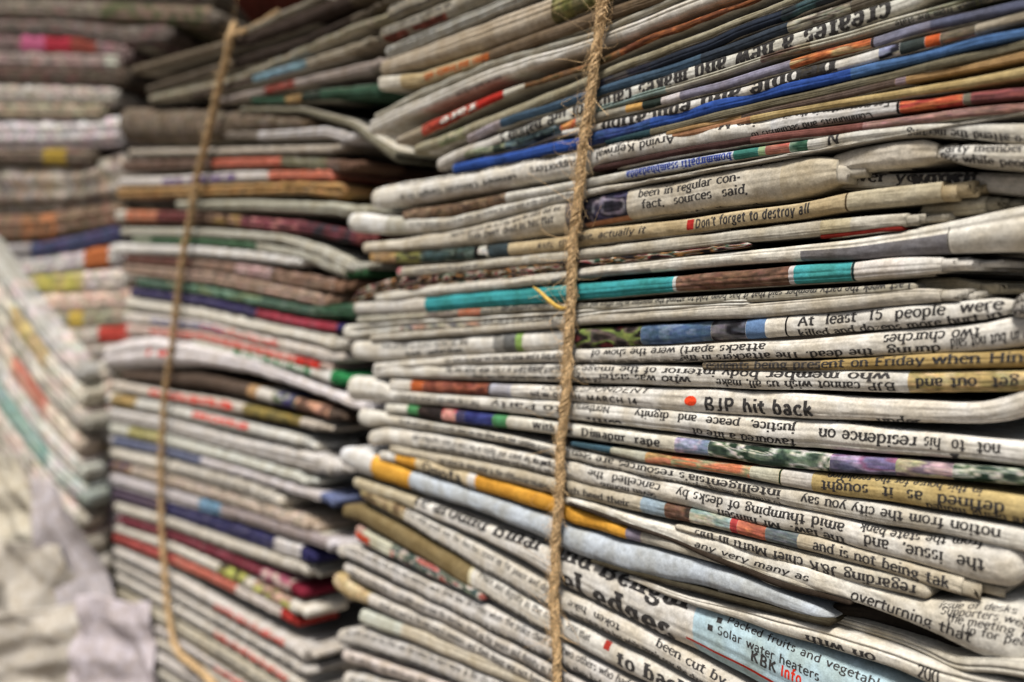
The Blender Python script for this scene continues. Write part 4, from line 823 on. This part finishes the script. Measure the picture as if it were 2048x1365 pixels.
SLANT = [('topmost', (186,186,184), [(-20,60,(196,196,190))]), ('second', (204,196,176), [(20,90,[(206,190,110),(196,170,120)])]), ('third', (176,172,160), []), ('fourth', (200,180,160), [(60,140,[(196,110,90),(206,150,130)])]),
         ('fifth', (186,190,180), []), ('sixth', (170,186,180), [(-10,110,[(150,180,174),(130,170,164)])]), ('seventh', (196,188,172), []), ('eighth', (166,160,146), []), ('ninth', (200,194,186), []), ('lowest', (176,168,158), [])]
for i, (w, b, z) in enumerate(SLANT):
    y = 560 + 50 * i
    S([(-60,y-110,y-66),(20,y+2,y+44),(90,y+98,y+138),(150 + 8 * (i % 3),y+170,y+204)], w + ' of the slanting pale bundles at the left edge', base=b, zones=z, out=.022 + .002 * i)

# ---------------------------------------------------------------- crumpled loose sheets at the far lower left
def crumpled(plane, corners, label, base, seed, zones=(), out=.02, amp=.005, n=44):
    """a loose crumpled sheet hung over the pile: four (column, row) corners in the plane of the stack, clockwise from top left"""
    rng = np.random.RandomState(seed)
    c = np.array([plane.px(x, y, out) for x, y in corners])
    s, t = np.meshgrid(np.linspace(0, 1, n), np.linspace(0, 1, n), indexing='ij')
    P = (c[0] * ((1 - s) * (1 - t))[..., None] + c[1] * (s * (1 - t))[..., None] + c[2] * (s * t)[..., None] + c[3] * ((1 - s) * t)[..., None])
    d = np.zeros_like(s)
    for k in range(5):                       # facets: folded ridges in random directions
        a = rng.rand() * 6.28; f = .8 + rng.rand() * 2.6; p = rng.rand() * 3
        q = (math.cos(a) * s + math.sin(a) * t) * f + p
        d += np.abs(q - np.round(q)) / f * 2.4
    v = Val2(rng, 14, 14, 1)
    d = d + v(s * 4, t * 4)[..., 0] * .7
    d -= d.mean()
    o = out + d * amp * 2
    V = plane.world((P[..., 0] + (v(t * 3, s * 3)[..., 0] - .5) * amp).ravel(), o.ravel(), (P[..., 1] + (v(s * 3, t * 3)[..., 0] - .5) * amp).ravel())
    idx = np.arange(n * n).reshape(n, n)
    Q = np.stack([idx[:-1, :-1], idx[:-1, 1:], idx[1:, 1:], idx[1:, :-1]], -1).reshape(-1, 4)
    sm, tm = s[:-1, :-1].ravel(), t[:-1, :-1].ravel()
    col = np.broadcast_to(lin(base), (len(Q), 3)).copy()
    for (s0, s1, t0, t1, cc) in zones:
        m = (sm > s0) & (sm < s1) & (tm > t0) & (tm < t1); col[m] = lin(cc)
    cc = np.ones((len(Q), 4, 4)); cc[:, :, :3] = col[:, None, :]
    ob = mesh_obj('paper_sheet', V, Q, PAPER, cols=cc)
    md = ob.modifiers.new('thickness', 'SOLIDIFY'); md.thickness = .0006
    return tag(ob, label, 'paper sheet', 'loose sheets at the lower left')
crumpled(FAR, [(-80,880),(50,930),(120,1130),(-80,1150)], 'soft cream sheet under the leaning papers at the left edge', (206,200,186), 4, out=.062, amp=.004)
crumpled(FAR, [(60,950),(120,970),(270,1330),(140,1400)], 'long lilac grey sheet hanging down beside the lilac white bundles', (190,184,190), 5, out=.066, amp=.004)
crumpled(FAR, [(-80,1080),(110,1090),(190,1280),(-80,1280)], 'grey sheet with soft creases at the left edge', (196,190,182), 6, out=.07, amp=.005)
crumpled(FAR, [(-80,1230),(160,1210),(250,1420),(-80,1420)], 'creased sheet in the bottom left corner', (200,194,186), 7, out=.078, amp=.005)
crumpled(FAR, [(150,1190),(300,1210),(330,1420),(120,1420)], 'pale lilac sheet at the bottom beside the middle stack', (196,188,196), 8, out=.085, amp=.004)


# a dark red cloth bundle lying on top of the middle stack
def cloth():
    rng = np.random.RandomState(3)
    n = 40
    u0, z0 = MIDDLE.px(395, -60); u1, z1 = MIDDLE.px(640, -60); zb = MIDDLE.px(470, 58)[1]
    th = np.linspace(0, 2 * math.pi, n, endpoint=False); us = np.linspace(u0, u1, 36)
    v = Val2(rng, 40, 20, 1)
    rows = []
    for i, u in enumerate(us):
        f = math.sqrt(max(.03, 1 - (2 * i / 35 - 1) ** 2))
        r = .038 * f * (1 + .25 * (v(np.full(n, i * .6), th * 2.5)[..., 0] - .5))
        rows.append(MIDDLE.world(np.full(n, u), -.045 + r * np.cos(th) * 1.2, zb + .038 + r * np.sin(th) + .012 * (i / 35)))
    V = np.array(rows); idx = np.arange(36 * n).reshape(36, n); nx = np.roll(idx, -1, 1)
    Q = np.stack([idx[:-1], idx[1:], nx[1:], nx[:-1]], -1).reshape(-1, 4)
    return mesh_obj('cloth_bundle', V.reshape(-1, 3), Q, plain_material('dark_red_cloth', (.07, .014, .010), .95, 400, .6, 1.4, .0005))
tag(cloth(), 'dark maroon cloth bundle lying on top of the middle stack', 'cloth')

# ---------------------------------------------------------------- jute twine
def jute(rgb, name):
    m, n, l, b = node_mat(name)
    at = n.new('ShaderNodeAttribute'); at.attribute_name = 'ink'
    tc = n.new('ShaderNodeTexCoord')
    n1 = n.new('ShaderNodeTexNoise'); n1.inputs['Scale'].default_value = 1900; n1.inputs['Detail'].default_value = 4
    l.new(tc.outputs['Object'], n1.inputs['Vector'])
    rp = n.new('ShaderNodeValToRGB')
    rp.color_ramp.elements[0].position = .32; rp.color_ramp.elements[0].color = (*[c * .38 for c in rgb], 1)
    rp.color_ramp.elements[1].position = .68; rp.color_ramp.elements[1].color = (*[min(1, c * 1.5) for c in rgb], 1)
    l.new(n1.outputs[0], rp.inputs[0])
    mx = n.new('ShaderNodeMix'); mx.data_type = 'RGBA'; mx.blend_type = 'MULTIPLY'; mx.inputs[0].default_value = 1
    l.new(rp.outputs[0], mx.inputs[6]); l.new(at.outputs['Color'], mx.inputs[7])
    l.new(mx.outputs[2], b.inputs['Base Color'])
    b.inputs['Roughness'].default_value = .75
    return m
JUTE = jute((.66, .45, .235), 'jute')
def tubes(paths, radii, ns, tones, name, mat, parent=None):
    """paths: list of (n,3) arrays -> one mesh of round tubes"""
    VV, FF, CC = [], [], []; base = 0
    for P, r, tn in zip(paths, radii, tones):
        T = np.gradient(P, axis=0); T /= np.linalg.norm(T, axis=1)[:, None] + 1e-12
        ref = np.where(np.abs(T[:, 2:3]) > .9, np.array([[1., 0, 0]]), np.array([[0, 0, 1.]]))
        Bn = np.cross(T, np.broadcast_to(ref if len(ref) == len(T) else ref, T.shape)); Bn /= np.linalg.norm(Bn, axis=1)[:, None] + 1e-12
        Nn = np.cross(Bn, T)
        th = np.linspace(0, 2 * math.pi, ns, endpoint=False)
        r = np.broadcast_to(np.asarray(r, float), (len(P),))
        V = P[:, None, :] + r[:, None, None] * (np.cos(th)[None, :, None] * Bn[:, None, :] + np.sin(th)[None, :, None] * Nn[:, None, :])
        idx = base + np.arange(len(P) * ns).reshape(len(P), ns); nx = np.roll(idx, -1, 1)
        Q = np.stack([idx[:-1], nx[:-1], nx[1:], idx[1:]], -1).reshape(-1, 4)
        VV.append(V.reshape(-1, 3)); FF.append(Q); CC.append(np.full(len(Q), tn)); base += len(P) * ns
    F = np.concatenate(FF); tn = np.concatenate(CC)
    c = np.ones((len(F), 4, 4)); c[:, :, :3] = tn[:, None, None]
    return mesh_obj(name, np.concatenate(VV), F, mat, parent=parent, cols=c)
def twine(plane, pts, rad, label, seed, fibres=500, yarns=9, out=.0022, scale=1.0, mat=None):
    rng = np.random.RandomState(seed)
    C = []
    for x, y, *o in pts:
        oo = out + (o[0] / 1000. if o else 0)
        u, z = plane.px(x, y, oo); C.append(plane.world(np.array([u]), np.array([oo]), np.array([z]))[0])
    C = np.array(C)
    d = np.concatenate([[0], np.cumsum(np.linalg.norm(np.diff(C, axis=0), axis=1))])
    n = int(d[-1] / (.00035 * scale)); t = np.linspace(0, d[-1], n)
    P = np.stack([np.interp(t, d, C[:, i]) for i in range(3)], 1)
    k = max(3, int(.012 / (d[-1] / n))); ker = np.hanning(k + 2); ker /= ker.sum()
    m = len(ker) // 2
    P = np.stack([np.convolve(np.concatenate([np.full(m, P[0, i]) - (P[m, i] - P[0, i]) * np.linspace(1, 0, m), P[:, i], np.full(m, P[-1, i]) + (P[-1, i] - P[-m, i]) * np.linspace(0, 1, m)]), ker, 'same')[m:-m] for i in range(3)], 1)
    wv = noise1(rng, .0003, .05); wv2 = noise1(rng, .0001, .01)
    P = P + plane.eu[None] * (wv(t) + wv2(t))[:, None]
    T = np.gradient(P, axis=0); T /= np.linalg.norm(T, axis=1)[:, None]
    A1 = plane.en[None] - T * (T @ plane.en)[:, None]; A1 /= np.linalg.norm(A1, axis=1)[:, None]
    A2 = np.cross(T, A1)
    root = bpy.data.objects.new('twine', None); SC.collection.objects.link(root)
    tag(root, label, 'twine')
    rt = noise1(rng, .16, .02)
    for pl in range(2):                           # two plies twisted round each other, each of several yarns
        paths, rr, tn = [], [], []
        ph = t / .012 / scale * 6.28 + pl * math.pi
        cc = P + rad * .20 * (np.cos(ph)[:, None] * A1 + np.sin(ph)[:, None] * A2)
        for y in range(yarns):
            a = ph * 1.7 + y * 6.28 / yarns + noise1(rng, .5, .01)(t)
            q = rad * (.50 + .08 * rng.rand()) * (1 + rt(t)); r2 = q[:, None] * (np.cos(a)[:, None] * A1 + np.sin(a)[:, None] * A2)
            paths.append(cc + r2); rr.append(rad * (.20 + .07 * rng.rand()) * (1 + noise1(rng, .3, .006)(t))); tn.append(.55 + .6 * rng.rand())
        tubes(paths, rr, 5, tn, 'ply', mat or JUTE, root)
    paths, rr, tn = [], [], []
    for k in range(fibres):
        i = rng.randint(5, n - 40); L1 = int(rng.randint(6, 26) / 1)
        sg = (t[min(i + L1, n - 1)] - t[i])
        a = rng.rand() * 6.28
        dirn = math.cos(a) * A2[i] + abs(math.sin(a)) * A1[i] * .6
        s = np.linspace(0, 1, 7)[:, None]
        reach = rad * (.3 + (2.4 * rng.rand() ** 3) + (2 + 8 * rng.rand() if rng.rand() < .05 else 0))
        q = P[i][None] + T[i][None] * s * sg * rng.choice([-1, 1]) + dirn[None] * (rad * .75 + reach * s ** 1.4) + (A2[i] * math.sin(a * 3) + T[i] * .4)[None] * (reach * .5 * np.sin(s * (2 + 3 * rng.rand())))
        paths.append(q); rr.append(np.linspace(1, .4, 7) * rad * .035 * (.7 + .8 * rng.rand())); tn.append(.8 + .9 * rng.rand())
    tag(tubes(paths, rr, 3, tn, 'loose_fibres', mat or JUTE, root), kind='stuff')
    return root
twine(FRONT, [(1214,-60),(1208,0),(1196,90),(1184,170),(1168,280),(1160,360),(1148,480),(1142,570),(1140,640),(1134,750),(1128,840),(1120,920),(1118,1000),(1112,1080),(1108,1180),(1112,1260),(1114,1365),(1114,1430)], .00145,
      'sharp jute twine running down across the front stack', 11, 1300)
twine(MIDDLE, [(470,50,-8),(462,72,0),(452,120),(440,165),(424,235),(408,300),(396,345),(386,410),(372,480),(360,560),(350,640),(340,720),(330,780),(326,850),(322,930),(322,1010),(324,1080),(330,1150),(336,1220),(346,1280),(362,1310),(400,1340),(440,1380),(470,1420)], .0024,
      'blurred jute twine running down across the middle stack', 12, 900, 7, .004, 1.3)
# short end of the twine that comes over the top of the middle stack
twine(MIDDLE, [(455,72,0),(475,66,0),(500,58,-4),(530,40,-10),(560,20,-16)], .00145, 'thin strand of twine going back over the top of the middle stack', 13, 60, 5, .003, 1.3)

# a split yellow straw caught behind the front twine
def straw():
    pts = [(1066,574,1.6),(1080,584,2.4),(1096,600,3.0),(1110,611,3.2),(1122,616,3.0),(1138,614,2.2)]
    P = []
    for x, y, o in pts:
        u, z = FRONT.px(x, y, o / 1000.); P.append(FRONT.world(np.array([u]), np.array([o / 1000.]), np.array([z]))[0])
    P = np.array(P); q = np.linspace(0, 5, 30); P = np.stack([np.interp(q, np.arange(6), P[:, i]) for i in range(3)], 1)
    r = np.interp(q, [0, .6, 2.5, 4, 5], [.0001, .00042, .0006, .0004, .0002])
    P2 = P + np.array([0, 0, -.0006]) * np.sin(q * .6)[:, None] + FRONT.eu * .0004
    m = plain_material('straw', (.62, .40, .09), .5, 2200, .6, 1.25)
    return tubes([P, P2], [r, r * .55], 6, [1, 1], 'straw', m)
tag(straw(), 'split yellow straw poking out left of the front twine over the teal fold', 'straw')

# ---------------------------------------------------------------- the place: ground and a wall behind the stacks
def slab(name, pts, mat):
    o = mesh_obj(name, np.array(pts, float), [tuple(range(len(pts)))], mat, smooth=False)
    return tag(o, kind='structure')
zg = -.8
slab('ground', [(-6, -6, zg), (6, -6, zg), (6, 6, zg), (-6, 6, zg)], plain_material('concrete', (.20, .175, .15), .9, 30, .7, 1.2, .002))
def wall(name, plane, o, u0, u1, z0, z1, mat):
    P = plane.world(np.array([u0, u1, u1, u0]), np.full(4, o), np.array([z0, z0, z1, z1]))
    Q = plane.world(np.array([u0, u1, u1, u0]), np.full(4, o - .05), np.array([z0, z0, z1, z1]))
    V = np.vstack([P, Q]); F = [(0, 1, 2, 3), (5, 4, 7, 6), (1, 5, 6, 2), (4, 0, 3, 7), (3, 2, 6, 7), (4, 5, 1, 0)]
    return tag(mesh_obj(name, V, F, mat, smooth=False), kind='structure')
DKW = plain_material('dark_plaster', (.035, .028, .022), .95, 40, .7, 1.3)  # plain dark tone for the wall that backs the gaps between papers
wall('back_wall', FAR, -.32, -3.0, .6, zg, 1.2, DKW)
